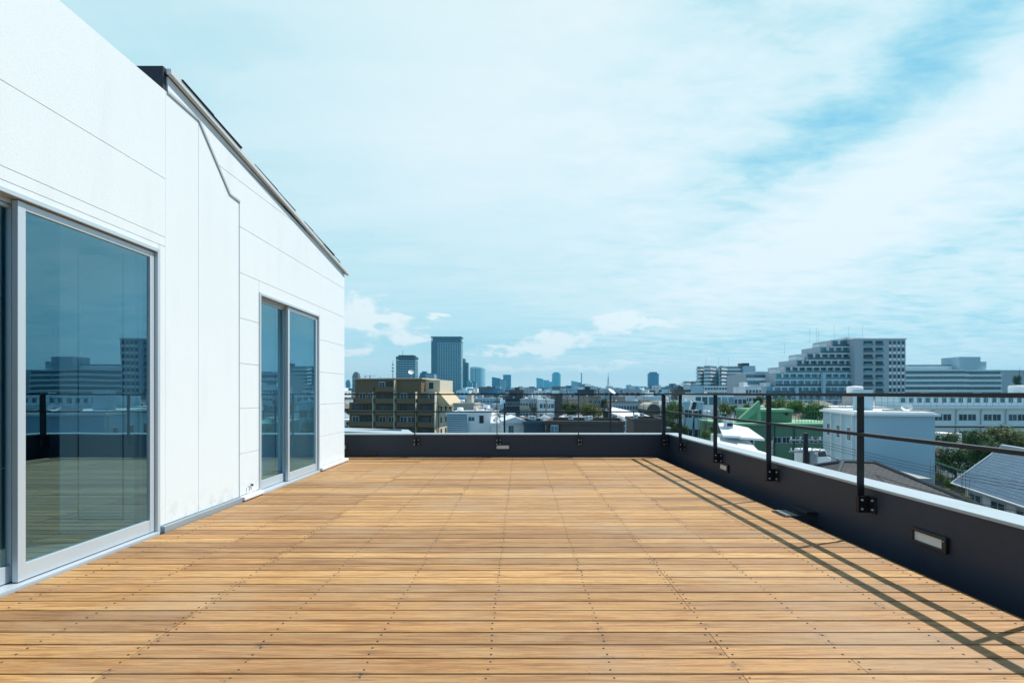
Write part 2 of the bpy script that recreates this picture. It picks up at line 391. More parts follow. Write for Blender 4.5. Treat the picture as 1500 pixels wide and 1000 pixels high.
# ------------------------------------------------------------------ mesh building
class MB:
    def __init__(s): s.v = []; s.f = []; s.mi = []; s.uv = {}; s.M = None
    def pts(s, ps):
        i = len(s.v)
        for p in ps:
            p = Vector(p)
            if s.M: p = s.M @ p
            s.v.append(tuple(p))
        return i
    def face(s, idx, mi=0, uv=None):
        if uv: s.uv[len(s.f)] = uv
        s.f.append(tuple(idx)); s.mi.append(mi)
    def quad(s, a, b, c, d, mi=0, uv=None):
        i = s.pts((a, b, c, d)); s.face((i, i + 1, i + 2, i + 3), mi, uv)
    def poly(s, ps, mi=0, uv=None):
        i = s.pts(ps); s.face(range(i, i + len(ps)), mi, uv)
    def box(s, x0, x1, y0, y1, z0, z1, mi=0):
        if x0 > x1: x0, x1 = x1, x0
        if y0 > y1: y0, y1 = y1, y0
        i = s.pts([(x, y, z) for z in (z0, z1) for y in (y0, y1) for x in (x0, x1)])
        for q in ((0, 2, 3, 1), (4, 5, 7, 6), (0, 1, 5, 4), (2, 6, 7, 3), (0, 4, 6, 2), (1, 3, 7, 5)):
            s.face([i + k for k in q], mi)
        return s
    def prism(s, poly, z0, z1, mi=0, axis='Z'):
        """poly: 2-D points counter-clockwise, extruded along axis from z0 to z1"""
        n = len(poly)
        ar = sum(poly[k][0] * poly[(k + 1) % n][1] - poly[(k + 1) % n][0] * poly[k][1] for k in range(n))
        if ar < 0: poly = poly[::-1]
        if axis == 'Z': f = lambda p, h: (p[0], p[1], h)
        elif axis == 'X': f = lambda p, h: (h, p[0], p[1])
        else: poly = poly[::-1]; f = lambda p, h: (p[0], h, p[1])
        i = s.pts([f(p, z0) for p in poly] + [f(p, z1) for p in poly])
        s.face([i + k for k in range(n)][::-1], mi); s.face([i + n + k for k in range(n)], mi)
        for k in range(n):
            l = (k + 1) % n
            s.face((i + k, i + l, i + n + l, i + n + k), mi)
        return s
    def tube(s, p0, p1, r0, r1=None, n=8, mi=0, caps=True):
        p0, p1 = Vector(p0), Vector(p1); r1 = r0 if r1 is None else r1
        d = (p1 - p0).normalized(); u = d.orthogonal().normalized(); w = d.cross(u)
        ring = lambda p, r: [p + (u * math.cos(2 * math.pi * k / n) + w * math.sin(2 * math.pi * k / n)) * r for k in range(n)]
        i = s.pts(ring(p0, r0) + ring(p1, r1))
        for k in range(n):
            l = (k + 1) % n
            s.face((i + k, i + l, i + n + l, i + n + k), mi)
        if caps:
            s.face([i + k for k in range(n)][::-1], mi); s.face([i + n + k for k in range(n)], mi)
        return s
    def lathe(s, prof, n=16, mi=0):
        """prof: (r, z) pairs"""
        i = s.pts([(r * math.cos(2 * math.pi * k / n), r * math.sin(2 * math.pi * k / n), z) for r, z in prof for k in range(n)])
        for j in range(len(prof) - 1):
            for k in range(n):
                l = (k + 1) % n
                s.face((i + j * n + k, i + j * n + l, i + (j + 1) * n + l, i + (j + 1) * n + k), mi)
        return s
    def mesh(s, name, mats, bevel=0):
        me = bpy.data.meshes.new(name); me.from_pydata(s.v, [], s.f)
        for mt in (mats if isinstance(mats, (list, tuple)) else [mats]): me.materials.append(MATS[mt] if isinstance(mt, str) else mt)
        me.polygons.foreach_set('material_index', s.mi)
        if s.uv:
            ul = me.uv_layers.new(name='UVMap')
            for k, uv in s.uv.items():
                p = me.polygons[k]
                for q, li in enumerate(p.loop_indices): ul.data[li].uv = uv[q]
        me.update(); return me
    def build(s, name, mats, parent=None, loc=None, rz=0):
        return link(name, s.mesh(name, mats), parent, loc, rz)

def link(name, me, parent=None, loc=None, rz=0):
    o = bpy.data.objects.new(name, me); COL.objects.link(o)
    if parent: o.parent = parent
    if loc: o.location = loc
    if rz: o.rotation_euler.z = rz
    return o

def tag(o, label, cat, group=None):
    o['label'] = label; o['category'] = cat
    if group: o['group'] = group
    return o
def struct(o, label=None, kind='structure'):
    o['kind'] = kind
    if label: o['label'] = label
    return o
def thing(name, label, cat, loc=(0, 0, 0), rz=0, group=None):
    o = bpy.data.objects.new(name, None); COL.objects.link(o); o.empty_display_size = .3
    o.location = loc; o.rotation_euler.z = rz
    return tag(o, label, cat, group)
def bevel(o, w=.003, n=2):
    b = o.modifiers.new('edge', 'BEVEL'); b.width = w; b.segments = n; b.limit_method = 'ANGLE'; return o
def copy_tree(o, parent=None):
    c = o.copy(); COL.objects.link(c); c.parent = parent
    for ch in o.children: copy_tree(ch, c)
    return c
def at(px, py, Y):
    return Vector(((px - VX) * Y / F, Y, EYE - (py - VY) * Y / F))
def pX(px, Y): return (px - VX) * Y / F
def pZ(py, Y): return EYE - (py - VY) * Y / F

# ------------------------------------------------------------------ ground
mb = MB(); mb.quad((-6400, -850, GZ), (6400, -850, GZ), (6400, 5500, GZ), (-6400, 5500, GZ))
m, gg, bs = mat_base('city_ground')
t = gg.n('ShaderNodeTexCoord').outputs['Object']
n1 = gg.noise(t, .02, 5); n2 = gg.noise(t, .3, 5)
c = gg.mix(gg.smooth(n1, .4, .6), (.10, .105, .11), (.06, .085, .045)); c = gg.mix(gg.smooth(n2, .45, .6, 0, .6), c, (.20, .20, .19))
gg.put(bs.inputs['Base Color'], c); bs.inputs['Roughness'].default_value = .9
struct(mb.build('ground', 'city_ground'))
mb = MB(); mb.quad((-300, 48, GZ + .01), (300, 48, GZ + .01), (300, 54, GZ + .01), (-300, 54, GZ + .01))
mb.quad((17, -60, GZ + .014), (22, -60, GZ + .014), (24, 400, GZ + .014), (19, 400, GZ + .014))
struct(mb.build('road', 'asphalt'))

# ------------------------------------------------------------------ own building under the terrace
RXB = lambda Y: 2.68 - 0.0168 * (Y - 2.35)       # inner face of the right parapet
DXR = lambda Y: 2.455 - 0.0168 * (Y - 2.35)      # right edge of the boards
YB = 8.40                                         # inner face of the far parapet
YN = -4.5
WX = -2.85                                        # face of the house wall
bb = thing('terrace_block', 'dark lower storeys of the building carrying the wooden terrace', 'building', (0, 0, GZ))
mb = MB(); mb.prism([(-9, YN), (RXB(YN) + .20, YN), (RXB(YB) + .20, YB + .18), (-9, YB + .18)], 0, -GZ - .16)
mb.build('wall', 'parapet_paint', bb)
mb = MB(); mb.prism([(-6, YN + .02), (RXB(YN) + .1, YN + .02), (RXB(YB) + .1, YB + .1), (-6, YB + .1)], -.155, -.10)
struct(mb.build('gutter_floor', 'gutter_dark'))

# ------------------------------------------------------------------ deck
PITCH, GAP, TH = .1114, .0100, .030
cols = [-.13 + .5 * k for k in range(-7, 6)]
rows = []
y = 8.355
while y > YN + .2:
    rows.append((y - PITCH + GAP, y)); y -= PITCH
deck = thing('wooden_deck', 'brown hardwood board terrace floor with dark screw heads', 'deck', (0, 0, 0))
mb = MB(); sc_pts = []
XL = WX + .045
for k, (a, b_) in enumerate(rows):
    ym = (a + b_) / 2; xr = DXR(ym); xl = XL if ym < 7.86 else -5.0
    js = []
    r = random.random()
    if r < .55: js.append(-1.63)
    elif r < .72: js.append(-.63 if random.random() < .3 else -2.13)
    r = random.random()
    if r < .42: js.append(.87)
    elif r < .60: js.append(1.37)
    if not js: js.append(-1.63)
    cuts = [xl] + sorted(js) + [xr]
    for q in range(len(cuts) - 1):
        x0 = cuts[q] + (.0015 if q else 0); x1 = cuts[q + 1] - (.0015 if q < len(cuts) - 2 else 0)
        dz_ = random.uniform(-.0008, .0008); c_ = .0018
        y0, y1 = a + random.uniform(-.0006, .0006), b_ + random.uniform(-.0006, .0006)
        sec = [(y0, -TH), (y1, -TH), (y1, -c_), (y1 - c_, dz_), (y0 + c_, dz_), (y0, -c_)]
        i = mb.pts([(x0, p[0], p[1]) for p in sec] + [(x1, p[0], p[1]) for p in sec]); n = 6
        mb.face([i + z for z in range(n)][::-1]); mb.face([i + n + z for z in range(n)])
        for z in range(n):
            l = (z + 1) % n; mb.face((i + z, i + l, i + n + l, i + n + z))
    for c0 in cols:
        if c0 < xl + .03 or c0 > xr - .02: continue
        if c0 in js: xs = (c0 - .022, c0 + .022)
        else: xs = (c0 + random.uniform(-.008, .008),)
        for x in xs:
            for yy in (a + .024, b_ - .024):
                sc_pts.append((x + random.uniform(-.004, .004), yy + random.uniform(-.003, .003)))
bd = mb.build('boards', 'deck_wood', deck)
mb = MB()
for c0 in cols: mb.box(c0 - .03, c0 + .03, YN + .3, 8.30, -.095, -TH - .003)
mb.build('joists', 'gutter_dark', deck)
def screw_mesh(M, x, y):
    n = 8; i = M.pts([(x + .0048 * math.cos(6.2832 * k / n), y + .0048 * math.sin(6.2832 * k / n), .0013) for k in range(n)] +
                     [(x + .0052 * math.cos(6.2832 * k / n), y + .0052 * math.sin(6.2832 * k / n), -.0015) for k in range(n)])
    M.face([i + k for k in range(n)])
    for k in range(n):
        l = (k + 1) % n; M.face((i + n + k, i + n + l, i + l, i + k))
vis = [p for p in sc_pts if p[1] > 1.8]
vis.sort(key=lambda p: p[1])
mb = MB(); screw_mesh(mb, 0, 0); sme = mb.mesh('screw', 'screw_steel')
for p in vis[:100]: link('screw', sme, deck, (p[0], p[1], 0))
mb = MB()
near = set(vis[:100])
for p in sc_pts:
    if p not in near: screw_mesh(mb, *p)
o = mb.build('screws', 'screw_steel', deck); o['kind'] = 'stuff'

# ------------------------------------------------------------------ parapets
ZC = .400
pr = thing('parapet_wall', 'low dark parapet with pale metal coping running along the right of the deck', 'parapet')
def sloped(M, x0f, x1f, ys, z0f, z1f, mi=0):
    """box strip along Y with functions for its sides"""
    a, b_ = ys
    i = M.pts([(x0f(a), a, z0f(a)), (x1f(a), a, z0f(a)), (x1f(b_), b_, z0f(b_)), (x0f(b_), b_, z0f(b_)),
               (x0f(a), a, z1f(a)), (x1f(a), a, z1f(a)), (x1f(b_), b_, z1f(b_)), (x0f(b_), b_, z1f(b_))])
    for q in ((3, 2, 1, 0), (4, 5, 6, 7), (0, 1, 5, 4), (1, 2, 6, 5), (2, 3, 7, 6), (3, 0, 4, 7)): M.face([i + k for k in q], mi)
zt = lambda Y: ZC
mb = MB(); sloped(mb, RXB, lambda Y: RXB(Y) + .195, (YN, YB + .195), lambda Y: -.15, lambda Y: zt(Y) - .022); mb.build('wall', 'parapet_paint', pr)
mb = MB(); sloped(mb, lambda Y: RXB(Y) - .012, lambda Y: RXB(Y) + .215, (YN, YB + .21), lambda Y: zt(Y) - .0215, zt)
bevel(mb.build('coping', 'coping', pr), .004)
ztb = zt(YB)
pb = thing('parapet_wall', 'low dark parapet with pale metal coping closing the far end of the deck', 'parapet')
mb = MB(); mb.box(-5.2, RXB(YB) - .002, YB, YB + .18, -.15, ztb - .022); mb.build('wall', 'parapet_paint', pb)
mb = MB(); mb.box(-5.2, RXB(YB) - .014, YB - .012, YB + .20, ztb - .0215, ztb - .001); bevel(mb.build('coping', 'coping', pb), .004)

# ------------------------------------------------------------------ railings
def bolt(parent, p, d):
    M = MB(); p = Vector(p); d = Vector(d)
    M.tube(p, p + d * .006, .009, .009, 6); M.tube(p + d * .006, p + d * .012, .005, .005, 6)
    return M.build('bolt', 'aluminium', parent)
rr = thing('railing', 'dark steel flat bar railing bolted to the inside of the right parapet', 'railing')
RXR = lambda Y: RXB(Y) - .068
zf = lambda z: (lambda Y: z)
mb = MB(); sloped(mb, lambda Y: RXR(Y) - .027, lambda Y: RXR(Y) + .027, (YN, YB - .10), zf(1.077), zf(1.103)); bevel(mb.build('top_rail', 'rail_steel', rr), .002)
mb = MB(); sloped(mb, lambda Y: RXR(Y) - .025, lambda Y: RXR(Y) + .025, (YN, YB - .10), zf(.778), zf(.803)); bevel(mb.build('mid_rail', 'rail_steel', rr), .002)
posts = [3.68 + 1.315 * k for k in range(-5, 4)]
for yp in posts:
    mb = MB(); xc = RXR(yp); mb.box(xc - .025, xc + .025, yp - .006, yp + .006, .205, 1.0765)
    po = bevel(mb.build('post', 'rail_steel', rr), .0015)
    mb = MB(); mb.box(xc - .026, RXB(yp) - .0005, yp - .016, yp - .0065, .198, .322)
    mb.box(RXB(yp) - .0095, RXB(yp) - .001, yp - .075, yp - .0165, .198, .322)
    mb.box(xc - .026, RXB(yp) - .001, yp + .0065, yp + .014, .198, .322)
    bevel(mb.build('bracket', 'rail_steel', po), .0012)
    for z in (.226, .294):
        bolt(po, (xc, yp - .016, z), (0, -1, 0)); bolt(po, (RXB(yp) - .0095, yp - .048, z), (-1, 0, 0))
rb = thing('railing', 'dark steel flat bar railing bolted to the far parapet below the skyline', 'railing')
YR = YB - .065; xe = RXR(YB - .1)
mb = MB(); mb.box(-5.2, xe - .03, YR - .024, YR + .024, 1.072, 1.097); bevel(mb.build('top_rail', 'rail_steel', rb), .002)
mb = MB(); mb.box(-5.2, xe - .03, YR - .016, YR + .016, .773, .795); bevel(mb.build('mid_rail', 'rail_steel', rb), .002)
for px in (367, 487, 607.5, 728, 847.5, 972):
    x = pX(px, YR); thin = .006 if px < 960 else .03
    mb = MB(); mb.box(x - thin, x + thin, YR - .025, YR + .025, .205, 1.0715)
    po = bevel(mb.build('post', 'rail_steel', rb), .0015)
    mb = MB(); mb.box(x + thin + .0005, x + thin + .009, YR - .026, YB - .001, .198, .322)
    mb.box(x + thin + .0095, x + thin + .075, YB - .0105, YB - .001, .198, .322)
    bevel(mb.build('bracket', 'rail_steel', po), .0012)
    for z in (.226, .294):
        bolt(po, (x + thin + .046, YB - .0105, z), (0, -1, 0))
        bolt(po, (x + .0, YR - .025, z), (0, -1, 0))

# ------------------------------------------------------------------ parapet lamps and drains
def wall_lamp(label, loc, rz, w=.27, h=.10):
    t_ = thing('wall_lamp', label, 'wall lamp', loc, rz, 'recessed lamps in the parapet')
    M = MB(); e_ = .02                       # local: x along the wall, y into the wall
    M.box(-w / 2, w / 2, -.022, -.001, h / 2 - e_, h / 2); M.box(-w / 2, w / 2, -.022, -.001, -h / 2, -h / 2 + e_)
    M.box(-w / 2, -w / 2 + e_, -.022, -.001, -h / 2 + e_ + .0002, h / 2 - e_ - .0002); M.box(w / 2 - e_ - .012, w / 2, -.022, -.001, -h / 2 + e_ + .0002, h / 2 - e_ - .0002)
    bevel(M.build('frame', 'lamp_black', t_), .003)
    M = MB(); M.box(-w / 2 + e_, w / 2 - e_ - .012, -.008, -.0015, -h / 2 + e_, h / 2 - e_); M.build('lens', 'lamp_glass', t_)
    M = MB(); M.tube((w / 2 - .016, -.022, h / 2 - .026), (w / 2 - .016, -.026, h / 2 - .026), .004); M.build('screw', 'aluminium', t_)
    return t_
def on_right(px, py):
    # depth where the pixel column meets the inner face of the right parapet
    k = (px - VX) / F; Y = (2.68 + .0168 * 2.35) / (k + .0168); return Vector((RXB(Y), Y, pZ(py, Y)))
rzr = math.atan2(-1, -.0168)
p = on_right(1363, 790); wall_lamp('oblong lamp in the right parapet, the large one nearest the viewer', p, R(-90) + .0168)
p = on_right(1061, 684); wall_lamp('small looking oblong lamp in the right parapet near the far corner', p, R(-90) + .0168)
wall_lamp('oblong lamp in the middle of the far parapet', (pX(737, YB), YB, pZ(654.5, YB)), 0)
wall_lamp('oblong lamp in the far parapet half hidden by the house corner', (pX(500, YB), YB, pZ(654.5, YB)), 0, .22)
p = on_right(1187, 760)
t_ = thing('drain_grate', 'small pale slotted drain grate at the foot of the right parapet', 'drain', (p.x, p.y, 0), R(-90) + .0168)
mb = MB(); mb.box(-.11, .11, -.30, -.10, .0015, .008); mb.box(-.11, .11, -.10, -.002, .03, .045); bevel(mb.build('frame', 'lamp_black', t_), .002)
for k in range(6):
    mb = MB(); mb.box(-.098 + k * .034, -.080 + k * .034, -.275, -.17, .0085, .016); mb.build('slat', 'grate', t_)
t_ = thing('vent_cover', 'small black vent cover low on the far parapet beside the house', 'vent', (pX(545, YB), YB, .06))
mb = MB(); mb.box(-.09, .09, -.02, -.001, -.035, .035); bevel(mb.build('cover', 'lamp_black', t_))
mb = MB(); [mb.box(-.08, .08, -.024, -.0205, z - .004, z + .004) for z in (-.02, 0, .02)]; mb.build('slat', 'gutter_dark', t_)

# ------------------------------------------------------------------ the white house
house = thing('white_house', 'white stucco house with two glazed sliding doors left of the deck', 'house')
ROOF = lambda Y: 3.705 - .1585 * (Y - 3.90)
gq = .003
def panel(poly, x):
    return poly, x
def inset(poly, d=gq):
    """shrink a convex polygon by d on every side"""
    n = len(poly); ar = sum(poly[k][0] * poly[(k + 1) % n][1] - poly[(k + 1) % n][0] * poly[k][1] for k in range(n))
    if ar < 0: poly = poly[::-1]
    out = []
    for k in range(n):
        a, b_, c_ = Vector(poly[k - 1]), Vector(poly[k]), Vector(poly[(k + 1) % n])
        e1 = (b_ - a).normalized(); e2 = (c_ - b_).normalized()
        n1 = Vector((-e1.y, e1.x)); n2 = Vector((-e2.y, e2.x)); mm = (n1 + n2); mm /= max(.2, mm.dot(n1))
        out.append(tuple(b_ + mm * d))
    return out
YW = 7.82
rect = lambda a, b_, c_, d: [(a, c_), (b_, c_), (b_, d), (a, d)]
D1 = (1.76, 3.815, 2.235); D2 = (5.26, 6.83, 2.20)
front = [rect(YN, 3.885, 2.82, 3.53), rect(YN, 3.885, 2.35, 2.82), rect(YN, 3.885, 2.275, 2.35),
         rect(YN, D1[0], .05, 2.275), rect(D1[1] + .0, 3.885, .05, 2.275), rect(D1[0], D1[1], 2.235, 2.275),
         rect(3.8825, 4.284, .05, 3.53), [(4.284, .05), (4.90, .05), (4.90, 3.046), (4.74, 3.054), (4.284, 3.515)]]
mb = MB()
for k, pl in enumerate(front):
    d = gq
    pl2 = inset(pl, .0013 if k in (4, 6) else .0015)
    mb.prism(pl2, WX - .05, WX, axis='X')
bevel(mb.build('wall', 'stucco', house), .0015, 1)
rf = lambda Y: ROOF(Y) - .05
rear = [[(3.90, 3.54), (4.284, 3.522), (4.55, 3.25), (6.60, 3.25), (6.60, rf(6.60)), (3.90, rf(3.90))],
        [(4.55, 3.25), (4.745, 3.054), (4.90, 3.046), (4.90, 2.79), (YW, 2.79), (YW, rf(YW)), (6.60, 3.25)],
        rect(4.90, YW, 2.325, 2.79), rect(D2[0], D2[1], D2[2], 2.325)]
for a, b_ in ((1.865, 2.325), (1.405, 1.865), (.945, 1.405), (.485, .945), (.06, .485)):
    rear.append(rect(4.90, D2[0], a, b_)); rear.append(rect(D2[1], YW, a, b_))
mb = MB()
for pl in rear:
    try: pl2 = inset(pl, .0018)
    except Exception: pl2 = pl
    mb.prism(pl2, WX - .05, WX + .008, axis='X')
bevel(mb.build('gable_wall', 'stucco', house), .0015, 1)
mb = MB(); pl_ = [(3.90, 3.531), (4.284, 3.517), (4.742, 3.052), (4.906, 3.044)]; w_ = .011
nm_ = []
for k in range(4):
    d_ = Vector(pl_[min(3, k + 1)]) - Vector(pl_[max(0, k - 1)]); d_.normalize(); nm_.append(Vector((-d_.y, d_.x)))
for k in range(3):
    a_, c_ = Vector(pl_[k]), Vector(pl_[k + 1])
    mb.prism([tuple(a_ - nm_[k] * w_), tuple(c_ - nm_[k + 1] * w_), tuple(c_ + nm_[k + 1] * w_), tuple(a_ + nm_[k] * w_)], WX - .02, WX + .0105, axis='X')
mb.build('step_shade_strip', 'edge_grey', house)  # flat grey strip: shade of the wall step's edge put into its colour
# backing behind the joints, butted round the door openings
mb = MB()
def back(a, b_, c_, d): mb.box(WX - .16, WX - .007, a, b_, c_, d)
back(YN, D1[0], -.1, 3.50); back(D1[0], D1[1], 2.24, 3.50); back(D1[1], D2[0], -.1, 3.02); back(D1[1], 4.2, 3.02, 3.50)
back(D2[0], D2[1], 2.205, 3.0); back(D2[1], YW - .01, -.1, 3.0)
mb.prism([(4.2, 3.02), (YW - .01, 3.0), (YW - .01, rf(YW) - .01), (4.2, rf(4.2) - .01)], WX - .16, WX - .007, axis='X')
mb.build('backing', 'groove', house)
mb = MB(); mb.box(-9, WX - .03, YW + .0, YW + .03, -.1, 2.9); mb.box(-9, WX - .4, YN, 4.0, 3.40, 3.46); mb.build('end_wall', 'stucco', house)
# low-pitch roof behind the parapet: deck, verge, dark near end
mb = MB(); mb.prism([(3.90, ROOF(3.90) - .034), (YW + .06, ROOF(YW + .06) - .034), (YW + .06, ROOF(YW + .06)), (3.90, ROOF(3.90))], -8, WX + .0095, axis='X')
roof = mb.build('roof', 'roof_metal', house)
mb = MB(); mb.prism([(3.88, ROOF(3.88) - .046), (YW + .09, ROOF(YW + .09) - .046), (YW + .09, ROOF(YW + .09) - .004), (3.88, ROOF(3.88) - .004)], WX + .0105, WX + .050, axis='X')
bevel(mb.build('verge_trim', 'verge_metal', roof), .002)
random.seed(5)
yy = 4.0
while yy < 7.5:
    L = random.uniform(.25, .5)
    mb = MB(); mb.prism([(yy, ROOF(yy) + .001), (yy + L, ROOF(yy + L) + .001), (yy + L, ROOF(yy + L) + .013), (yy, ROOF(yy) + .004)], -6, WX + random.choice((.052, .058, .062)), axis='X')
    mb.build('roof_sheet', 'roof_metal', roof); yy += L + random.choice((.0, .0, .25))
mb = MB(); mb.box(-8, WX - .002, 3.86, 3.899, 3.45, ROOF(3.88) + .004); mb.build('fascia', 'roof_metal', roof)
# foot flashings and sills
mb = MB(); mb.box(WX - .03, WX + .035, 3.83, 4.905, -.02, .046); bevel(mb.build('foot_flashing', 'foot_flashing', house))
mb = MB(); mb.box(WX - .03, WX + .055, 4.91, D2[0] + .02, .012, .050); bevel(mb.build('foot_trim', 'trim_white', house))
mb = MB(); mb.box(WX - .03, WX + .06, D2[1] + .0, YW + .05, .012, .050); bevel(mb.build('foot_trim', 'trim_white', house))
# inside: dark room, partition and floor
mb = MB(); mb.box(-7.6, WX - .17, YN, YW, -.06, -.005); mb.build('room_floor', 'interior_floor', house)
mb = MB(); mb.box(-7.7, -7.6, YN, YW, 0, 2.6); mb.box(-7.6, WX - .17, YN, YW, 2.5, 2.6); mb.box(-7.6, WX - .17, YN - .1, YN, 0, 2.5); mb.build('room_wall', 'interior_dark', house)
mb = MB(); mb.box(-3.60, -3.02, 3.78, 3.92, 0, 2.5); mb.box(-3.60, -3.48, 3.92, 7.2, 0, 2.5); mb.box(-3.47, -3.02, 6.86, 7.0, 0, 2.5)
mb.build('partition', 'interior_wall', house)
mb = MB(); w_ = .006; yq = 3.7785
mb.box(-3.455, -3.449, yq - .003, yq, .11, 2.19); mb.box(-3.105, -3.099, yq - .003, yq, .11, 2.19)
mb.box(-3.449, -3.105, yq - .003, yq, 2.184, 2.19); mb.box(-3.449, -3.105, yq - .003, yq, .11, .116)
mb.build('cupboard_outline', 'gutter_dark', house)
# sliding doors
def leaf(parent, y0, y1, z0, z1, x, st=.045, bot=.095, top=.045):
    M = MB(); d = .034
    M.box(x - d, x, y0, y0 + st, z0, z1); M.box(x - d, x, y1 - st, y1, z0, z1)
    M.box(x - d, x - .002, y0 + st, y1 - st, z0, z0 + bot); M.box(x - d, x - .002, y0 + st, y1 - st, z1 - top, z1)
    lf = bevel(M.build('door_leaf', 'aluminium', parent), .002)
    return lf
def slider(name, label, y0, y1, ym, ztop, xo, swap):
    dr = bpy.data.objects.new(name, None); COL.objects.link(dr); dr.parent = house
    dr['label'] = label
    M = MB(); fr_ = .028
    M.box(xo - .11, xo + .012, y0, y0 + fr_, .0, ztop); M.box(xo - .11, xo + .012, y1 - fr_, y1, .0, ztop)
    M.box(xo - .11, xo + .012, y0 + fr_, y1 - fr_, ztop - fr_, ztop); M.box(xo - .11, xo + .03, y0 + fr_, y1 - fr_, -.02, .018)
    M.box(xo - .055, xo - .05, y0 + fr_, y1 - fr_, ztop - .055, ztop - fr_)
    bevel(M.build('door_frame', 'aluminium', dr), .002)
    ya, yb = y0 + fr_ + .002, y1 - fr_ - .002
    for (a, b_, x) in ((ya, ym + .02, xo - .062), (ym - .035, yb, xo - .012)):
        leaf(dr, a, b_, .024, ztop - fr_ - .006, x)
        M = MB(); M.box(x - .022, x - .014, a + .04, b_ - .04, .115, ztop - fr_ - .048); M.build('glass_pane', 'door_glass', dr)
    return dr
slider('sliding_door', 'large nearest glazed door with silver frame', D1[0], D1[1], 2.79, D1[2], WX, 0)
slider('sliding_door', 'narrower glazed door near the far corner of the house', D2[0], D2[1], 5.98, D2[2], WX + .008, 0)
# outside tap
tp = at(361, 712, 5.02)
t_ = thing('wall_tap', 'tiny chrome tap with dark knob low on the white wall', 'tap', (WX + .0205, 5.03, .135))
mb = MB(); mb.tube((0, 0, 0), (.035, 0, 0), .009); mb.tube((.03, 0, 0), (.034, 0, -.035), .006); mb.build('spout', 'aluminium', t_)
mb = MB(); mb.tube((.0, .055, .004), (.02, .055, .004), .014, .012, 10); mb.build('knob', 'lamp_black', t_)
# ================================================================== THE CITY
random.seed(21)
MARKS = []      # (px0, px1, lowest visible row, depth): nothing procedural may stand in front of these
def mark(px0, px1, pyb, Y): MARKS.append((px0, px1, pyb, Y))

def rot_frame(root_px, Y, rot=0.0):
    return (pX(root_px, Y), Y, GZ), rot

def unit_window(name, frame, glass, mull=1):
    """1 x 1 window, centre of its foot at the origin, facing -y; a frame round one or two panes"""
    M = MB(); t_ = .06
    M.box(-.5, .5, -.02, .0, 0, t_, 0); M.box(-.5, .5, -.02, 0, 1 - t_, 1, 0)
    M.box(-.5, -.5 + t_, -.02, 0, t_, 1 - t_, 0); M.box(.5 - t_, .5, -.02, 0, t_, 1 - t_, 0)
    if mull: M.box(-.025, .025, -.018, 0, t_, 1 - t_, 0)
    M.box(-.5 + t_, .5 - t_, -.008, -.001, t_, 1 - t_, 1)
    return M.mesh(name, [frame, glass])
WIN = {'w': unit_window('window', 'aluminium', 'window_glass'), 'b': unit_window('window', 'aluminium', 'window_glass_blue'),
       'd': unit_window('window', 'rail_steel', 'window_glass', 0), 's': unit_window('window', 'white_bright', 'window_glass', 1)}
def win(parent, kind, x, y, z, w, h, face='f', off=.01):
    o = link('window', WIN[kind], parent)
    rz = {'f': 0, 'r': R(90), 'l': R(-90), 'k': R(180)}[face]
    dx_, dy_ = {'f': (0, -off), 'r': (off, 0), 'l': (-off, 0), 'k': (0, off)}[face]
    o.location = (x + dx_, y + dy_, z); o.rotation_euler.z = rz; o.scale = (w, 1.6, h)
    return o

def strip(M, pts, d0, d1, z0, z1, mi=0):
    """mitred wall strip along a plan polyline, from offset d0 to d1 towards the right-hand side (outwards)"""
    n = len(pts); P2 = [Vector(p) for p in pts]; nm = []
    for k in range(n):
        es = []
        if k > 0: es.append((P2[k] - P2[k - 1]).normalized())
        if k < n - 1: es.append((P2[k + 1] - P2[k]).normalized())
        ns = [Vector((e_.y, -e_.x)) for e_ in es]
        v = sum(ns, Vector((0, 0))); v = v / max(.3, v.dot(ns[0])); nm.append(v)
    for k in range(n - 1):
        a, b_ = P2[k], P2[k + 1]
        q = [a + nm[k] * d1, b_ + nm[k + 1] * d1, b_ + nm[k + 1] * d0, a + nm[k] * d0]
        i = M.pts([(p.x, p.y, z0) for p in q] + [(p.x, p.y, z1) for p in q])
        M.face([i + 3, i + 2, i + 1, i], mi); M.face([i + 4, i + 5, i + 6, i + 7], mi)
        for j in range(4):
            if (j == 1 and k < n - 2) or (j == 3 and k > 0): continue
            l = (j + 1) % 4; M.face((i + j, i + l, i + 4 + l, i + 4 + j), mi)

def antenna(parent, x, y, z, h, r=.05):
    M = MB(); M.tube((x, y, z), (x, y, z + h), r, r * .5, 5)
    for k in range(3): M.tube((x - .5, y, z + h * (.95 - .1 * k)), (x + .5, y, z + h * (.95 - .1 * k)), r * .4, None, 4)
    M.build('antenna', 'rail_steel', parent)
def ac_unit(parent, x, y, z, s=1.0):
    M = MB(); M.box(x, x + .8 * s, y, y + .35 * s, z, z + .65 * s, 0); M.tube((x + .3 * s, y - .01, z + .32 * s), (x + .3 * s, y - .03, z + .32 * s), .22 * s, None, 10, 1)
    M.build('air_conditioner', ['white_bright', 'grate'], parent)
def tank(parent, x, y, z, r=1.0, h=1.6):
    M = MB(); M.lathe([(0, 0), (r, 0), (r, h * .8), (r * .85, h * .95), (0, h)], 14); o = M.build('water_tank', 'white_bright', parent, (x, y, z)); return o
def dish(parent, x, y, z, r, rz=0, tilt=35):
    M = MB(); M.lathe([(0, 0), (r * .5, r * .07), (r * .85, r * .2), (r, r * .3)], 18)
    M.lathe([(0, -.03), (r * .5, r * .07 - .03), (r * .85, r * .2 - .03), (r, r * .3)], 18)
    M.tube((0, 0, 0), (0, -.0, r * .8), r * .03, None, 5); M.tube((r * .9, 0, r * .3), (0, 0, r * .8), r * .025, None, 5)
    o = M.build('dish', 'white_bright', parent, (x, y, z)); o.rotation_euler = (R(90 - tilt), 0, rz); return o

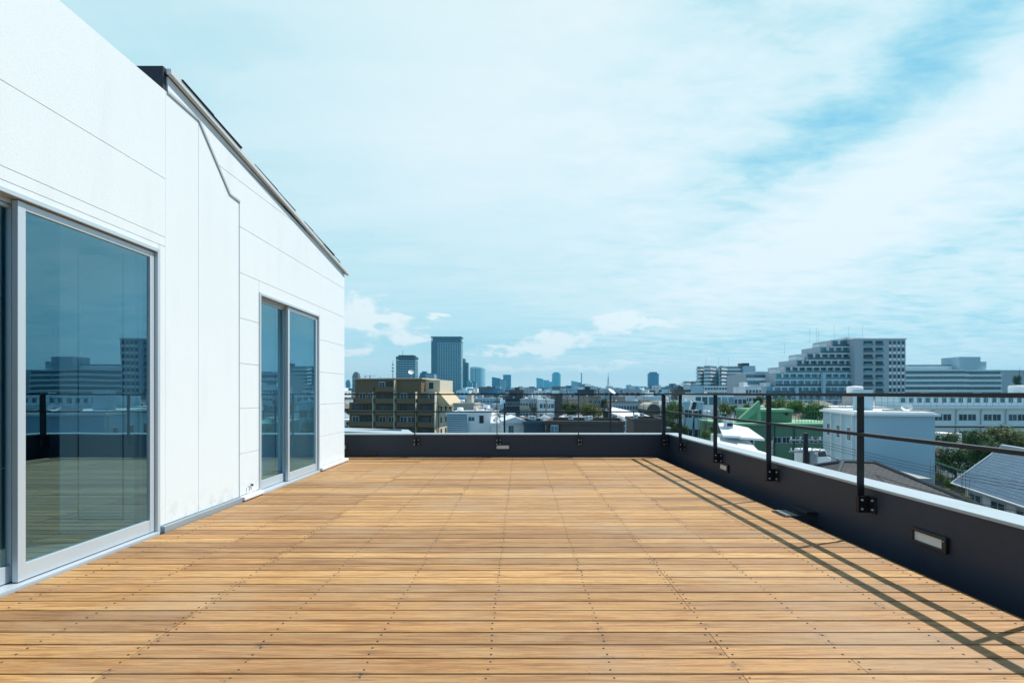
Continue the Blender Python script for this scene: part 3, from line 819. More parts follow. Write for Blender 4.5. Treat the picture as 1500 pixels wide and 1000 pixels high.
# ---------- far towers ----------------------------------------------------
def tower(name, label, cat, px0, px1, pyt, Y, m, depth=None, crown='box', rot=0.0, group=None, roof='dark_plaster'):
    w = (px1 - px0) * Y / F; h = pZ(pyt, Y) - GZ; d = depth or w * .8
    cr_, sr_ = math.cos(rot), abs(math.sin(rot))
    if rot: w = w / (cr_ + sr_ * d / w)
    t_ = thing(name, label, cat, (pX((px0 + px1) / 2, Y), Y + d / 2, GZ), rot, group)
    a, b_ = w / 2, d / 2
    M = MB()
    if crown == 'slant':
        M.prism([(-a, 0), (a, 0), (a, h * .93), (-a * .1, h * .97), (-a, h)], -b_, b_, axis='Y')
        M.v = [(x, y, z) for x, y, z in M.v]
    elif crown == 'round':
        M.lathe([(a, 0), (a, h * .97), (a * .93, h * .985), (a * .9, h)], 28); i = M.pts([(a * .9 * math.cos(2 * math.pi * k / 28), a * .9 * math.sin(2 * math.pi * k / 28), h) for k in range(28)]); M.face(range(i, i + 28))
    elif crown == 'chamfer':
        c_ = a * .35
        M.prism([(-a + c_, -b_), (a - c_, -b_), (a, -b_ + c_), (a, b_ - c_), (a - c_, b_), (-a + c_, b_), (-a, b_ - c_), (-a, -b_ + c_)], 0, h * .94)
        M.prism([(-a * .7, -b_ * .8), (a * .5, -b_ * .8), (a * .7, -b_ * .4), (a * .7, b_ * .7), (-a * .7, b_ * .7)], h * .94, h)
    elif crown == 'dome':
        M.box(-a, a, -b_, b_, 0, h * .86); M.box(-a * .85, a * .85, -b_ * .9, b_ * .9, h * .86, h * .94); M.box(-a * .5, a * .5, -b_ * .6, b_ * .6, h * .94, h)
    elif crown == 'step':
        M.box(-a, a * .3, -b_, b_, 0, h); M.box(a * .3 + .01, a, -b_ * .9, b_ * .9, 0, h * .9)
    else:
        M.box(-a, a, -b_, b_, 0, h - h * .02)
    M.build('wall', m, t_)
    if crown == 'box':
        M = MB(); M.box(-a * .8, a * .75, -b_ * .8, b_ * .7, h - h * .02 + .01, h); M.box(-a - .2, a + .2, -b_ - .2, b_ + .2, h * .955, h * .965); M.build('roof_plant', roof, t_)
    return t_, a, b_, h

# tallest tower
t_, a, b_, h = tower('office_tower', 'tallest dark teal glass tower with white window grid and overhanging crown', 'tower', 632, 675.5, 499, 1100, 'tower_grid', 34, 'none')
M = MB(); M.box(-a - .3, a + .3, -b_ - .3, b_ + .3, h - 4.0, h + .2); M.box(-a - 1.5, a + 1.5, -b_ - 1.5, b_ + 1.5, h + 8.0, h + 9.6)
M.box(-a + 2, a - 2, -b_ + 2, b_ - 2, h + .2, h + 8.0)
for k in range(9): M.box(-a + k * (2 * a - 1) / 8, -a + 1 + k * (2 * a - 1) / 8, -b_ - .2, -b_ + .8, h + .2, h + 8.0)
M.build('crown', 'tower_dark', t_)
M = MB(); M.box(-a - .6, -a * .62, -b_ - .7, b_ - 3, h * .42, h - 4.2); M.build('dark_bay', 'tower_dark', t_)
M = MB(); [M.tube((x, 0, h + 9.6), (x, 0, h + 12.5), .5, None, 5) for x in (-a + 4, -2, 6)]; M.build('roof_mast', 'rail_steel', t_)
M = MB(); M.box(-a - 3, a + 4, -b_ - 5, b_, 0, 18); M.build('podium', 'dark_plaster', t_)
mark(632, 676, 570, 1100)
t_, a, b_, h = tower('office_tower', 'pale office tower with dark window bands and a thin mast, second tallest on the left', 'tower', 580.5, 608, 526, 900, 'office_bands', 26, 'none')
M = MB(); M.box(-a - .5, a + .5, -b_ - .5, b_ + .5, h, h + 5.2); M.box(-a + 3, a - 3, -b_ + 3, b_ - 3, h + 5.2, h + 8.0); M.build('crown', 'dark_plaster', t_)
M = MB(); M.tube((-a + 9, 0, h + 8), (-a + 9, 0, h + 18), .5, .2, 6); M.build('mast', 'rail_steel', t_)
M = MB(); M.box(-a - .4, -a + .8, -b_ - .4, -b_ + 1, 0, h); M.box(a - .8, a + .4, -b_ - .4, -b_ + 1, 0, h); M.build('corner_pier', 'office_bands', t_)
tower('office_tower', 'dark blue tower close behind the right edge of the tallest tower', 'tower', 672, 685.5, 525, 1300, 'tower_dark', 30, 'step')
tower('office_tower', 'pale rounded glass tower with wavy vertical ribs', 'tower', 687.5, 710.5, 537, 1250, 'ribbed', 30, 'round')
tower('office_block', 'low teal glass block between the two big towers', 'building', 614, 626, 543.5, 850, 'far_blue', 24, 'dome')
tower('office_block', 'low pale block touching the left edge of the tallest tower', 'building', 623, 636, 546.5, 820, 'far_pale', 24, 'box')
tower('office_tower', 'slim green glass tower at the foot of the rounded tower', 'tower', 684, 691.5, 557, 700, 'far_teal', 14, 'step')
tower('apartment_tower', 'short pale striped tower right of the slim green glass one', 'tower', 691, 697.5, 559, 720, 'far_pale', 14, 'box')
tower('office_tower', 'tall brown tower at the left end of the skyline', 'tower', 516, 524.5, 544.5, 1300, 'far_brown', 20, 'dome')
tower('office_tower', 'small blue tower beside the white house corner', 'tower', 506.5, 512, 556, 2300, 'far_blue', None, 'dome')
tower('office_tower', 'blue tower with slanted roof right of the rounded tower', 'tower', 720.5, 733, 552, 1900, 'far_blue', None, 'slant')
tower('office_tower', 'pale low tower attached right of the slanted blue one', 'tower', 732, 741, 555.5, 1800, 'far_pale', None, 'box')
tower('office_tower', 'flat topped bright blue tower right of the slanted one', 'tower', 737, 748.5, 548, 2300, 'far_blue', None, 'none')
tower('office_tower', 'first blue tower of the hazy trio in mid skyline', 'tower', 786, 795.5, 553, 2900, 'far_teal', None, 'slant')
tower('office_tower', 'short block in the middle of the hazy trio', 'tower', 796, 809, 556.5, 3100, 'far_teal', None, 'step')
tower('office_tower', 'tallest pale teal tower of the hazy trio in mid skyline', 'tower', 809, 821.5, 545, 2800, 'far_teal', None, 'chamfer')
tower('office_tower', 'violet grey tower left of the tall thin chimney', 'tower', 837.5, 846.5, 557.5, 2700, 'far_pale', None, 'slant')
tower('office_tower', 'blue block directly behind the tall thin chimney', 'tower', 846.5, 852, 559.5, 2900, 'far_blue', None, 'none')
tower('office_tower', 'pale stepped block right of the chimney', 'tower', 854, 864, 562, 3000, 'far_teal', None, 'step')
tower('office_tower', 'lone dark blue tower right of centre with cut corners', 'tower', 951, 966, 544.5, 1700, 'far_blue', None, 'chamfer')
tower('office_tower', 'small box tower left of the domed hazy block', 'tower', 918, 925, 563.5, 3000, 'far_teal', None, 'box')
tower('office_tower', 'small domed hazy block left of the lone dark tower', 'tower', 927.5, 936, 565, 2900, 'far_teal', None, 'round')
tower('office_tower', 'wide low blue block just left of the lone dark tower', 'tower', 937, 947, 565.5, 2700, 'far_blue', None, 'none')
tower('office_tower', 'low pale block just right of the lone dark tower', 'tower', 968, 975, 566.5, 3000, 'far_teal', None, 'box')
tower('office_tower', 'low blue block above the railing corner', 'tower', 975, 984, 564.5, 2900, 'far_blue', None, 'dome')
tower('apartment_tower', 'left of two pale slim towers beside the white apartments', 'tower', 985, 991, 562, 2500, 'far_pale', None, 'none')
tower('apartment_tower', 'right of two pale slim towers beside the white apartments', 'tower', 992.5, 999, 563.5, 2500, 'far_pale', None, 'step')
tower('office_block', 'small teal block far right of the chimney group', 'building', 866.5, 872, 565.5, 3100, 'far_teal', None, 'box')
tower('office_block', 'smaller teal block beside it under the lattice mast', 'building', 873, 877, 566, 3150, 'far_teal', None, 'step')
# chimney, lattice mast, crane, thin mast
Y = 2600; t_ = thing('chimney_stack', 'tall thin pale chimney standing in the hazy skyline', 'chimney', (pX(851.8, Y), Y, GZ)); h = pZ(546, Y) - GZ
M = MB(); M.tube((0, 0, 0), (0, 0, h * .9), 4.2, 3.0, 14); M.build('shaft', 'concrete', t_); M = MB(); M.tube((0, 0, h * .9), (0, 0, h), 3.2, 3.0, 14); M.build('top_band', 'rust_roof', t_)
Y = 2600; t_ = thing('lattice_mast', 'tall pointed lattice mast left of the white dish', 'mast', (pX(891, Y), Y, GZ)); h = pZ(545, Y) - GZ
M = MB()
for k in range(8):
    z0, z1 = h * k / 8 * .8, h * (k + 1) / 8 * .8; r0, r1 = 12 * (1 - k / 8) ** 1.6 + 1.6, 12 * (1 - (k + 1) / 8) ** 1.6 + 1.6
    for sx in (-1, 1):
        for sy in (-1, 1):
            M.tube((sx * r0, sy * r0, z0), (sx * r1, sy * r1, z1), .8, .8, 5); M.tube((sx * r0, sy * r0, z0), (-sx * r1, sy * r1, z1), .45, None, 4)
    M.box(-r1, r1, -r1, r1, z1 - .6, z1)
M.build('lattice', 'concrete', t_)
M = MB(); M.tube((0, 0, h * .8), (0, 0, h), 1.3, .5, 8); M.build('spire', 'concrete', t_)
Y = 600; t_ = thing('radio_mast', 'thin needle mast left of the pale office tower', 'mast', (pX(575.5, Y), Y, GZ)); h = pZ(528, Y) - GZ
M = MB(); M.tube((0, 0, 0), (0, 0, h), .9, .25, 6); M.build('pole', 'rail_steel', t_)
M = MB(); [M.box(-1.3, 1.3, -1.3, 1.3, h * k, h * k + .8) for k in (.75, .82, .9)]; M.build('platform', 'rail_steel', t_)
Y = 700; t_ = thing('tower_crane', 'tiny tower crane above the roofs left of the tan apartments', 'crane', (pX(542, Y), Y, GZ)); h = pZ(549, Y) - GZ
M = MB(); M.tube((0, 0, 0), (0, 0, h), .8, .8, 4); M.build('mast', 'grate', t_)
M = MB(); M.tube((-8, 0, h * .97), (9, 0, h * .97), .6, .4, 4); M.box(-8, -5, -1, 1, h * .9, h * .96); M.build('jib', 'white_bright', t_)
Y = 700; t_ = thing('luffing_crane', 'tiny crane with slanted jib between tan roof and needle mast', 'crane', (pX(561, Y), Y, GZ)); h = pZ(558, Y) - GZ
M = MB(); M.tube((0, 0, 0), (0, 0, h), .8, .8, 4); M.build('mast', 'grate', t_)
M = MB(); M.tube((1, 0, h), (-5, 0, h + 7), .6, .4, 4); M.build('jib', 'grate', t_)

# ---------- tan apartment block left ------------------------------------------
Y0 = 112.0; fh = 2.74; rot = R(-11)
tan = thing('apartment_block', 'tan brick apartment block with balconies and a glazed slanted gable', 'building', (pX(638, Y0), Y0, GZ), rot)
ztop = pZ(555, Y0) - GZ                                  # roof height over the street
W1 = 22.4; D_ = 12.5
zr = lambda k: ztop - k * fh                               # floor lines counted down from the roof
M = MB()
M.box(-W1, 0, .9, D_, 0, zr(2) + .01, 0)                     # lower body
M.box(-W1 + 1.6, -3.9, .9, D_ - .3, zr(2) + .01, ztop, 0)   # top two floors, left part
M.build('wall', 'brown_tile', tan)
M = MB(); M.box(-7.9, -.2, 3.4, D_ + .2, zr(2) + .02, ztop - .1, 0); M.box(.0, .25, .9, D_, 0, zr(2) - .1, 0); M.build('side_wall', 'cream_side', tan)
M = MB(); M.box(-W1 + 1.2, -3.5, .5, D_, ztop + .01, ztop + .32, 0); M.build('roof_slab', 'beige_tile', tan)
# slanted lit gable on the right-hand end
M = MB(); M.prism([(.3, zr(1.1)), (2.9, zr(2.15)), (2.9, zr(2.3)), (.3, zr(2.3))], 1.2, D_ - .8, axis='Y')
M.prism([(-3.4, zr(1.05)), (.3, zr(1.05)), (.3, zr(2.1)), (-3.4, zr(2.1))], 1.2, D_ - .8, axis='Y'); M.build('lean_roof', 'beige_tile', tan)
M = MB(); M.quad((.32, 1.8, zr(1.55)), (.36, D_ - 1.4, zr(1.55)), (.36, D_ - 1.4, zr(2.1)), (.32, 1.8, zr(2.1))); M.build('glazing', 'window_glass', tan)
random.seed(3)
bays = [(-W1, -15.6), (-15.4, -10.2), (-10.0, -4.9), (-4.7, -.15)]
for fl in range(1, 6):
    z = zr(fl)                                             # floor level
    for bi, (xa, xb) in enumerate(bays):
        if fl == 1 and bi in (0, 3): continue
        xa2 = max(xa, -W1 + 1.8) if fl <= 2 else xa
        if xb - xa2 < 1: continue
        if fl == 1 and bi == 2: continue
        M = MB(); M.box(xa2 + .55, xb, -.5, -.3, z - .18, z + .98); M.box(xa2 + .55, xb, -.3, .89, z - .18, z - .02); bal = M.build('balcony', 'brown_tile', tan)
        M = MB(); M.box(xa2 + .02, xa2 + .52, -.42, -.36, z, z + .9); M.build('grille', 'lamp_black', bal)
        M = MB(); M.box(xb + .005, xb + .18, -.5, .89, z - .18, z + fh - .2); M.build('partition_wall', 'cream_side' if fl > 1 else 'beige_tile', tan)
        xw = xa2 + .8
        while xw < xb - 1.0:
            w_ = random.choice((1.5, 1.8, 2.2)); w_ = min(w_, xb - .3 - xw)
            win(tan, random.choice('ddw'), xw + w_ / 2, .9, z + .25, w_, 1.95, off=.02); xw += w_ + random.choice((.1, .2, .5))
for fl in (3, 4, 5):
    for yy in (3.0, 6.2, 9.4): win(tan, 'd', .25, yy, zr(fl) + .7, .95, 1.3, 'r', .02)
for xx in (-6.4, -4.4, -2.4): win(tan, 'd', xx, 3.4, zr(1) + .5, 1.1, 1.5, 'f', .02)
M = MB(); M.tube((.5, .8, 0), (.5, .8, zr(2.2)), .12, None, 6); M.build('downpipe', 'lamp_black', tan)
for x in (-16, -13.2, -9): 
    if x < -10: ac_unit(tan, x, -.1, zr(4) + .02)
ds = thing('satellite_dish', 'round white dish on the roof of the tan apartment block', 'satellite dish', (pX(602.5, 114), 114, ztop + GZ + .33))
M = MB(); M.tube((0, 0, 0), (0, 0, 1.2), .06); M.build('stand', 'grate', ds); dish(ds, 0, -.1, 1.3, .68, R(10))
mark(508, 672, 632, Y0)

# ---------- generic simple block with rotation ---------------------------------
def block(name, label, cat, px0, px1, pyt, Y, depth, m, rot=0.0, rows_=2, cols_=4, wk='w', parapet=True, side=None, fh=2.9, ww=1.5, wh=1.3, roofm=None, pyb=None, group=None, grounded=True):
    """building whose front left and right lower corners fall in the columns px0 and px1"""
    X0 = pX(px0, Y); k = (px1 - VX) / F; c_, s_ = math.cos(rot), math.sin(rot)
    w = (k * Y - X0) / (c_ - k * s_); h = pZ(pyt, Y) - GZ
    t_ = thing(name, label, cat, (X0, Y, GZ), rot, group)
    M = MB(); M.box(0, w, 0, depth, 0, h - (.35 if parapet else 0)); M.build('wall', m, t_)
    if parapet:
        M = MB(); e_ = .12
        M.box(-e_, w + e_, -e_, .12, h - .35 + .002, h); M.box(-e_, w + e_, depth - .12, depth + e_, h - .348, h)
        M.box(-e_, .12, .121, depth - .121, h - .348, h); M.box(w - .12, w + e_, .121, depth - .121, h - .348, h)
        M.build('roof_edge', roofm or m, t_)
    for r_ in range(rows_):
        z = h - .5 - fh * (r_ + 1) + .95
        if z < 0: break
        for c__ in range(cols_):
            win(t_, wk, w * (c__ + .5) / cols_, 0, z, min(ww, w / cols_ * .8), wh)
        if side:
            nd = max(1, int(depth / 3))
            for c__ in range(nd): win(t_, wk, w if side == 'r' else 0, depth * (c__ + .5) / nd, z, min(1.4, depth / nd * .6), wh, side)
    for k in range(random.choice((1, 2, 3))):
        ac_unit(t_, random.uniform(.1, max(.2, w - 1.2)), random.uniform(.8, depth * .8), h + .003, .62)
    if random.random() < .6: antenna(t_, random.uniform(.3, w * .9), depth * .4, h, random.uniform(1.5, 3.0), .03)
    if random.random() < .4 and Y > 80: M = MB(); x_ = random.uniform(0, w * .6); M.box(x_, x_ + w * .25, depth * .35, depth * .7, h + .004, h + 1.7); M.build('roof_hut', m, t_)
    mark(px0, px1, pyb or (pyt + 12), Y)
    return t_, w, depth, h

# left middle: white building with blue screen
Y = 58
t_, w, d, h = block('office_building', 'bright white building with a blue louvred screen and one tall window', 'building', 655, 719, 603.5, Y, 7, 'white_bright', R(-4), 0, 0, pyb=634)
M = MB(); M.box(.1, 2.55, -.5, -.35, h - 3.1, h - .15); M.build('screen', 'pale_blue_wall', t_)
M = MB(); [M.box(.1, 2.55, -.54, -.505, h - 3.0 + .22 * k, h - 2.93 + .22 * k) for k in range(13)]; M.build('louvres', 'tower_dark', t_)
win(t_, 'b', 2.95, 0, h - 1.05, .75, .5); win(t_, 'd', 4.15, 0, h - 1.3, .5, .9)
for k in range(3): ac_unit(t_, .3 + k * .8, -1.6, h - 2.95, .9)
M = MB(); M.box(0, 2.8, -1.9, -.55, h - 3.1, h - 2.96); M.build('ledge', 'concrete', t_)
tank(t_, 1.0, 3, h, .4, .5)
block('flat_roofed_house', 'white low building with blue shutter right of the louvred one', 'house', 719.5, 737, 619, 56, 6, 'white_bright', 0, 1, 1, 'b', pyb=634)
block('glass_roof_house', 'long low building with pale flat roof right of the tan apartments', 'building', 664, 694, 590, 100, 8, 'beige_plaster', R(-5), 1, 5, pyb=600)
# front row beyond the far parapet
t_, w, d, h = block('low_house', 'white low house with pitched white roof and blue door', 'house', 738, 768, 618, 50, 5, 'white_bright', R(6), 0, 0, pyb=634)
M = MB(); M.prism([(-.2, h - .1), (w + .3, h - .1), (w + .3, h + .02), (w * .55, h + .55), (-.2, h + .1)], -.4, 5.3, axis='Y'); M.build('roof', 'white_metal', t_)
win(t_, 'b', w * .35, 0, h - 1.6, .55, 1.3)
block('navy_building', 'dark navy box building with a flat roof', 'building', 768.5, 799, 617, 48, 6, 'navy_wall', R(2), 0, 0, pyb=634)
M = MB()
t_, w, d, h = block('brown_building', 'long brown grey flat roofed building with one dark doorway', 'building', 799.5, 914, 616, 47, 7, 'brown_wall', R(-9), 0, 0, pyb=634)
win(t_, 'b', .85, 0, h - 2.1, .75, 1.7)
M = MB(); M.box(.35, .42, -.15, -.01, h - 2.3, h - .3); M.box(1.3, 1.37, -.15, -.01, h - 2.3, h - .3); M.build('door_jamb', 'lamp_black', t_)
M = MB(); M.box(5.2, 7.0, -.14, -.02, h - 1.36, h - 1.15); M.build('canopy', 'lamp_black', t_)
M = MB(); M.box(w + .005, w + .03, .02, d, 0, h - .4); M.build('lit_side', 'beige_plaster', t_)  # paler sheet over the end wall, sunlight put into its colour
t_, w, d, h = block('brown_building', 'grey brown building with small roof hut right of the long one', 'building', 928, 973, 613, 52, 6, 'brown_wall', R(-5), 0, 0, pyb=634)
M = MB(); M.box(-.9, 1.1, -1.5, -.9, h - 1.9, h - 1.78); M.box(-.9, -.8, -1.5, -1.4, h - 3.4, h - 1.9); M.box(1.0, 1.1, -1.5, -1.4, h - 3.4, h - 1.9); M.build('lean_to', 'grate', t_)
# white folded canopy roof
Y = 66; t_ = thing('canopy_roof', 'wide pale folded metal canopy roof right of the long brown building', 'canopy', (pX(893, Y), Y, GZ)); s = Y / F
z0 = pZ(612, Y) - GZ; w = 70 * s
M = MB(); M.quad((0, 0, z0 + .9), (w * .34, -3, z0 - .1), (w * .62, 5, z0 + 1.0), (w * .30, 8, z0 + 1.6)); M.quad((w * .34, -3, z0 - .1), (w * .6, -2.5, z0 + .5), (w * .62, 5, z0 + 1.0), (w * .5, 4, z0 + .9))
M = MB()
def slab4(M, q, t__=.12):
    i = M.pts([(p[0], p[1], p[2]) for p in q] + [(p[0], p[1], p[2] - t__) for p in q])
    M.face((i, i + 1, i + 2, i + 3)); M.face((i + 7, i + 6, i + 5, i + 4))
    for k in range(4):
        l = (k + 1) % 4; M.face((i + k, i + 4 + k, i + 4 + l, i + l))
slab4(M, [(0, 0, z0 + .75), (w * .35, -4, z0 - .05), (w * .62, 3.8, z0 + .75), (w * .32, 9, z0 + 1.25)]); M.build('roof', 'white_metal', t_)
M = MB(); slab4(M, [(w * .36, -3.9, z0 - .03), (w * .60, -1.5, z0 + .55), (w * .98, -3.0, z0 - .1), (w * .66, 3.9, z0 + .73)][::1]); M.build('roof_wing', 'white_metal', t_)
M = MB(); [M.tube((w * q, 1, 0), (w * q, 1, z0), .08) for q in (.2, .4, .6, .75)]; M.build('post', 'grate', t_)
mark(893, 962, 613, Y)
# arch roofed hall and school-like roofs
Y = 130; t_ = thing('arched_hall', 'hall with a pale arched roof left of the railing corner', 'hall', (pX(947, Y), Y, GZ)); s = Y / F; zc = pZ(600, Y) - GZ
M = MB(); arc = [(20 * s * .5 * (1 - math.cos(math.pi * k / 12)), zc + 10 * s * math.sin(math.pi * k / 12)) for k in range(13)]
M.prism(arc + [(20 * s, 0), (0, 0)], 0, 12, axis='Y'); M.build('wall', 'brown_wall', t_)
M = MB()
for k in range(12):
    (x0, z0_), (x1, z1_) = arc[k], arc[k + 1]; M.quad((x0, -.4, z0_ + .05), (x1, -.4, z1_ + .05), (x1, 12.3, z1_ + .05), (x0, 12.3, z0_ + .05)); M.quad((x0, -.4, z0_ - .4), (x1, -.4, z1_ - .4), (x1, -.4, z1_ + .05), (x0, -.4, z0_ + .05))
M.build('roof', 'beige_plaster', t_); mark(947, 968, 603, Y)
block('school_building', 'long mauve grey school with a stepped upper storey', 'school', 897, 947, 588, 140, 14, 'grey_plaster', R(-6), 2, 12, pyb=603, roofm='rust_roof')
block('school_building', 'upper set back storey block behind the mauve school', 'school', 902, 929, 581, 152, 10, 'rust_roof', R(-6), 1, 7, pyb=588)
block('gabled_roof_block', 'brown mansard roofed block behind the trees in the middle', 'building', 862, 880, 580, 150, 12, 'rust_roof', R(8), 1, 3, pyb=596)
block('chapel_block', 'tall plain taupe block left of the middle trees', 'building', 812, 824, 577.5, 170, 10, 'brown_wall', R(4), 0, 0, pyb=598)
block('apartment_block', 'dark grey mid rise flats below the blue towers', 'building', 740, 764, 583, 150, 12, 'dark_plaster', R(-5), 4, 7, pyb=604)
t_, w, d, h = block('apartment_block', 'grey flats with pale balconies in the middle distance', 'building', 762, 786, 584, 140, 10, 'grey_plaster', R(-8), 4, 6, pyb=604)
for k in range(4):
    M = MB(); M.box(0, w * .55, -1.1, -.05, h - 2.9 * (k + 1) - .1, h - 2.9 * (k + 1) + .95); M.build('balcony', 'beige_plaster', t_)
block('white_house_block', 'white stepped flats with small square windows in the middle distance', 'building', 790, 812, 585, 135, 10, 'white_plaster', R(7), 3, 4, pyb=602)
# teal low dome-ish station roof band behind tan block
t_, w, d, h = block('station_building', 'long low teal roofed building at the foot of the tallest tower', 'building', 660, 733, 583, 260, 20, 'pale_blue_wall', R(-3), 1, 14, 'b', pyb=590, ww=3)
# pale roof edge just outside the far parapet
t_ = thing('neighbour_roof', 'pale metal roof edge just beyond the far parapet on the left', 'roof', (0, 0, 0))
M = MB(); Y = 13.5
q = [at(480, 631, Y), at(606, 634.5, Y), at(598, 629, Y + 4.2), at(480, 625.5, Y + 5)]
slab4(M, q, .08); M.build('sheet', 'coping', t_)
M = MB(); M.tube(at(512, 630, Y + 2.2), at(588, 629.5, Y + 2.2), .03); M.build('pipe', 'aluminium_dark', t_)
M = MB(); slab4(M, [(p.x, p.y, p.z - .09) for p in q], 9.0); M.build('wall', 'grey_plaster', t_)
# poles right behind the far parapet
def pole(label, px, py, Y, w_px, head='band'):
    t_ = thing('utility_pole', label, 'utility pole', (pX(px, Y), Y, GZ)); h = pZ(py, Y) - GZ; r = w_px * Y / F / 2
    M = MB(); M.tube((0, 0, 0), (0, 0, h), r * 1.2, r, 10); M.build('pole', 'pole_concrete' if head != 'dark' and 'dark' not in label else 'lamp_black', t_)
    if head == 'trans':
        M = MB(); M.lathe([(0, 0), (.28, 0), (.28, .75), (.2, .85), (0, .85)], 12); M.build('transformer', 'grate', t_, (.45, 0, h - 2.0))
    if head in ('trans', 'band'):
        M = MB(); [M.box(-1.0, 1.0, -.06, .06, h - .5 - .7 * k, h - .4 - .7 * k) for k in range(2)]; M.build('crossarm', 'grate', t_)
        M = MB(); [M.tube((x, 0, h - .4 - .7 * k), (x, 0, h - .22 - .7 * k), .05, .03, 6) for k in range(2) for x in (-.9, -.3, .4, .9)]; M.build('insulator', 'white_bright', t_)
    return t_, h
pole('dark utility pole rising behind the middle of the far parapet', 739, 590, 44, 2.6, 'dark')
t_, h = pole('dark steel pole under the white dish', 894.5, 577, 42, 2.8, 'dark')
ds = thing('satellite_dish', 'white dish on top of the dark steel pole', 'satellite dish', (pX(895, 42), 42, GZ + h)); dish(ds, 0, -.15, .18, .36, R(50), 50)
M = MB(); M.tube((0, 0, 0), (0, -.1, .2), .04); M.build('bracket', 'grate', ds)
mark(888, 902, 602, 42)

# ---------- right side ---------------------------------------------------------
# white zigzag apartments
Y = 385; s = Y / F
def zig(label, segs, nf, zt_, fh, d=14, gm='window_glass_blue', wall='pale_blue_wall', rail='white_plaster', end=None, name='apartment_block'):
    """segs: plan points (px, depth) of the stepped front, left to right"""
    P2 = [(pX(px, Y_), Y_) for px, Y_ in segs]
    ox, oy = P2[0]; t_ = thing(name, label, 'building', (ox, oy, GZ)); L = [(x - ox, y - oy) for x, y in P2]; H = zt_ - GZ
    M = MB(); M.prism(L + [(L[-1][0] + d * .5, L[-1][1] + d), (L[0][0] + d * .85, max(L[0][1], L[-1][1]) + d)], 0, H); M.build('wall', wall, t_)
    M = MB(); strip(M, L, .2, 1.7, H, H + .3); M.build('eave', rail, t_)
    for k in range(nf):
        z = H - fh * (k + 1)
        if z < 1: break
        M = MB(); strip(M, L, .05, .10, z + .35, z + fh - .45); M.build('window_band', 'window_glass_blue', t_)
        M = MB(); strip(M, L, 1.45, 1.6, z - .15, z + 1.35); strip(M, L, .101, 1.449, z - .15, z + .0); M.build('balcony', rail, t_)
    return t_, H
t_, H = zig('white high-rise flats with zigzag balconies, left wing', [(1021, 394), (1025, 392), (1033, 402)], 9, pZ(537, 392), 2.85)
t_, H = zig('white high-rise flats with zigzag balconies, middle wing', [(1031.5, 385), (1039, 383), (1048, 394)], 9, pZ(536, 384), 2.85)
M = MB(); M.box(8.6, 12.6, 6, 18, 0, H + .5); M.build('stair_tower', 'pale_blue_wall', t_)
t_, H = zig('white high-rise flats with zigzag balconies, right wing with plain end wall', [(1054, 374), (1064, 386), (1082, 383), (1091, 394)], 9, pZ(536, 376), 2.85)
M = MB(); x1 = pX(1091, 380) - pX(1054, 374); x2 = pX(1107, 380) - pX(1054, 374)
M.box(x1 - 1.0, x2 - .3, 6, 22, 0, H + .4); M.build('end_wall', 'pale_blue_wall', t_)
M = MB(); [M.box(x2 - .3, x2 + 1.2, 8, 20, H - 2.85 * (k + 1), H - 2.85 * (k + 1) + 1.1) for k in range(9)]; M.build('rear_balcony', 'white_plaster', t_)
M = MB(); M.prism([(x1 - 2, 6), (x1 + 3.5, 6), (x1 + 1.5, 14), (x1 - 2, 14)], H + .4, H + 2.6); M.build('roof_hut', 'dark_plaster', t_)
for k, x in enumerate((-6, 4, 12)): antenna(t_, x, 12, H + .3, 7, .06)
mark(1000, 1108, 566, 372)
zig('lower white wing with zigzag balconies at the left foot of the high-rise flats', [(1001, 420), (1006, 412), (1012, 422), (1021, 415)], 5, pZ(558.5, 415), 2.85)
t_, w, d, h = block('long_white_building', 'long low white building in front of the zigzag flats', 'building', 1032, 1078, 565, 300, 14, 'white_plaster', 0, 4, 11, 'w', pyb=580, ww=3.0, wh=1.4)
M = MB(); M.box(-9, -.1, 1, 12, 0, h + .3); M.build('plain_end', 'pale_blue_wall', t_)

# stepped terrace apartments
Y = 205.0; s = Y / F; fh = 9.8 * s
st = thing('terraced_apartments', 'large grey apartment building stepping down like terraces with a tall right end', 'building', (pX(1247, Y), Y, GZ))
zt_ = pZ(497, Y) - GZ; N = 13
left = [1224, 1206, 1186, 1170, 1153, 1138, 1137, 1123, 1109, 1104, 1100, 1098, 1098]
LM = []
for k in range(N):
    z0 = zt_ - fh * (k + 1); x0 = (left[k] - 1247) * s; M = MB()
    dd = max(0, (N - 3 - k)) * .28
    M.box(x0, -.02, dd, 16 - .01 * k, z0, z0 + fh - .012); M.build('storey', 'grey_plaster', st); LM.append((x0, dd, z0))
    M = MB(); M.box(x0 + .6, -.1, dd - .12, dd - .02, z0 + .45, z0 + fh - .42); M.build('window_band', 'window_glass_blue', st)
    M = MB(); M.box(x0 - .3, -.02, dd - 1.5, dd - 1.38, z0 - .02, z0 + .95); M.build('balcony_screen', 'balcony_glass', st)
    M = MB(); M.box(x0 - .5, -.02, dd - 1.65, dd - .125, z0 - .42, z0 - .03); M.build('slab_edge', 'white_bright', st)
    if k and k % 2 == 1 and k < 9: M = MB(); M.box(x0 + .4, x0 + random.uniform(2.2, 4.5), dd + .8, dd + 6, z0 + fh, z0 + fh + random.uniform(1.0, 2.3)); M.build('terrace_hut', 'white_plaster', st)
    for q, xx in enumerate(range(int(x0) + 2, -1, 3)):
        M = MB(); M.box(xx, xx + .22, dd - 1.35, dd - .125, z0 - .025, z0 + fh - .33); M.build('divider', 'white_plaster', st)
for px_ in (1163, 1202):
    M = MB(); x = (px_ - 1247) * s; top = zt_ - fh * (7 if px_ < 1200 else 5); M.box(x, x + 1.0, -1.8, -.2, 0, top); M.build('pier', 'pale_blue_wall', st)
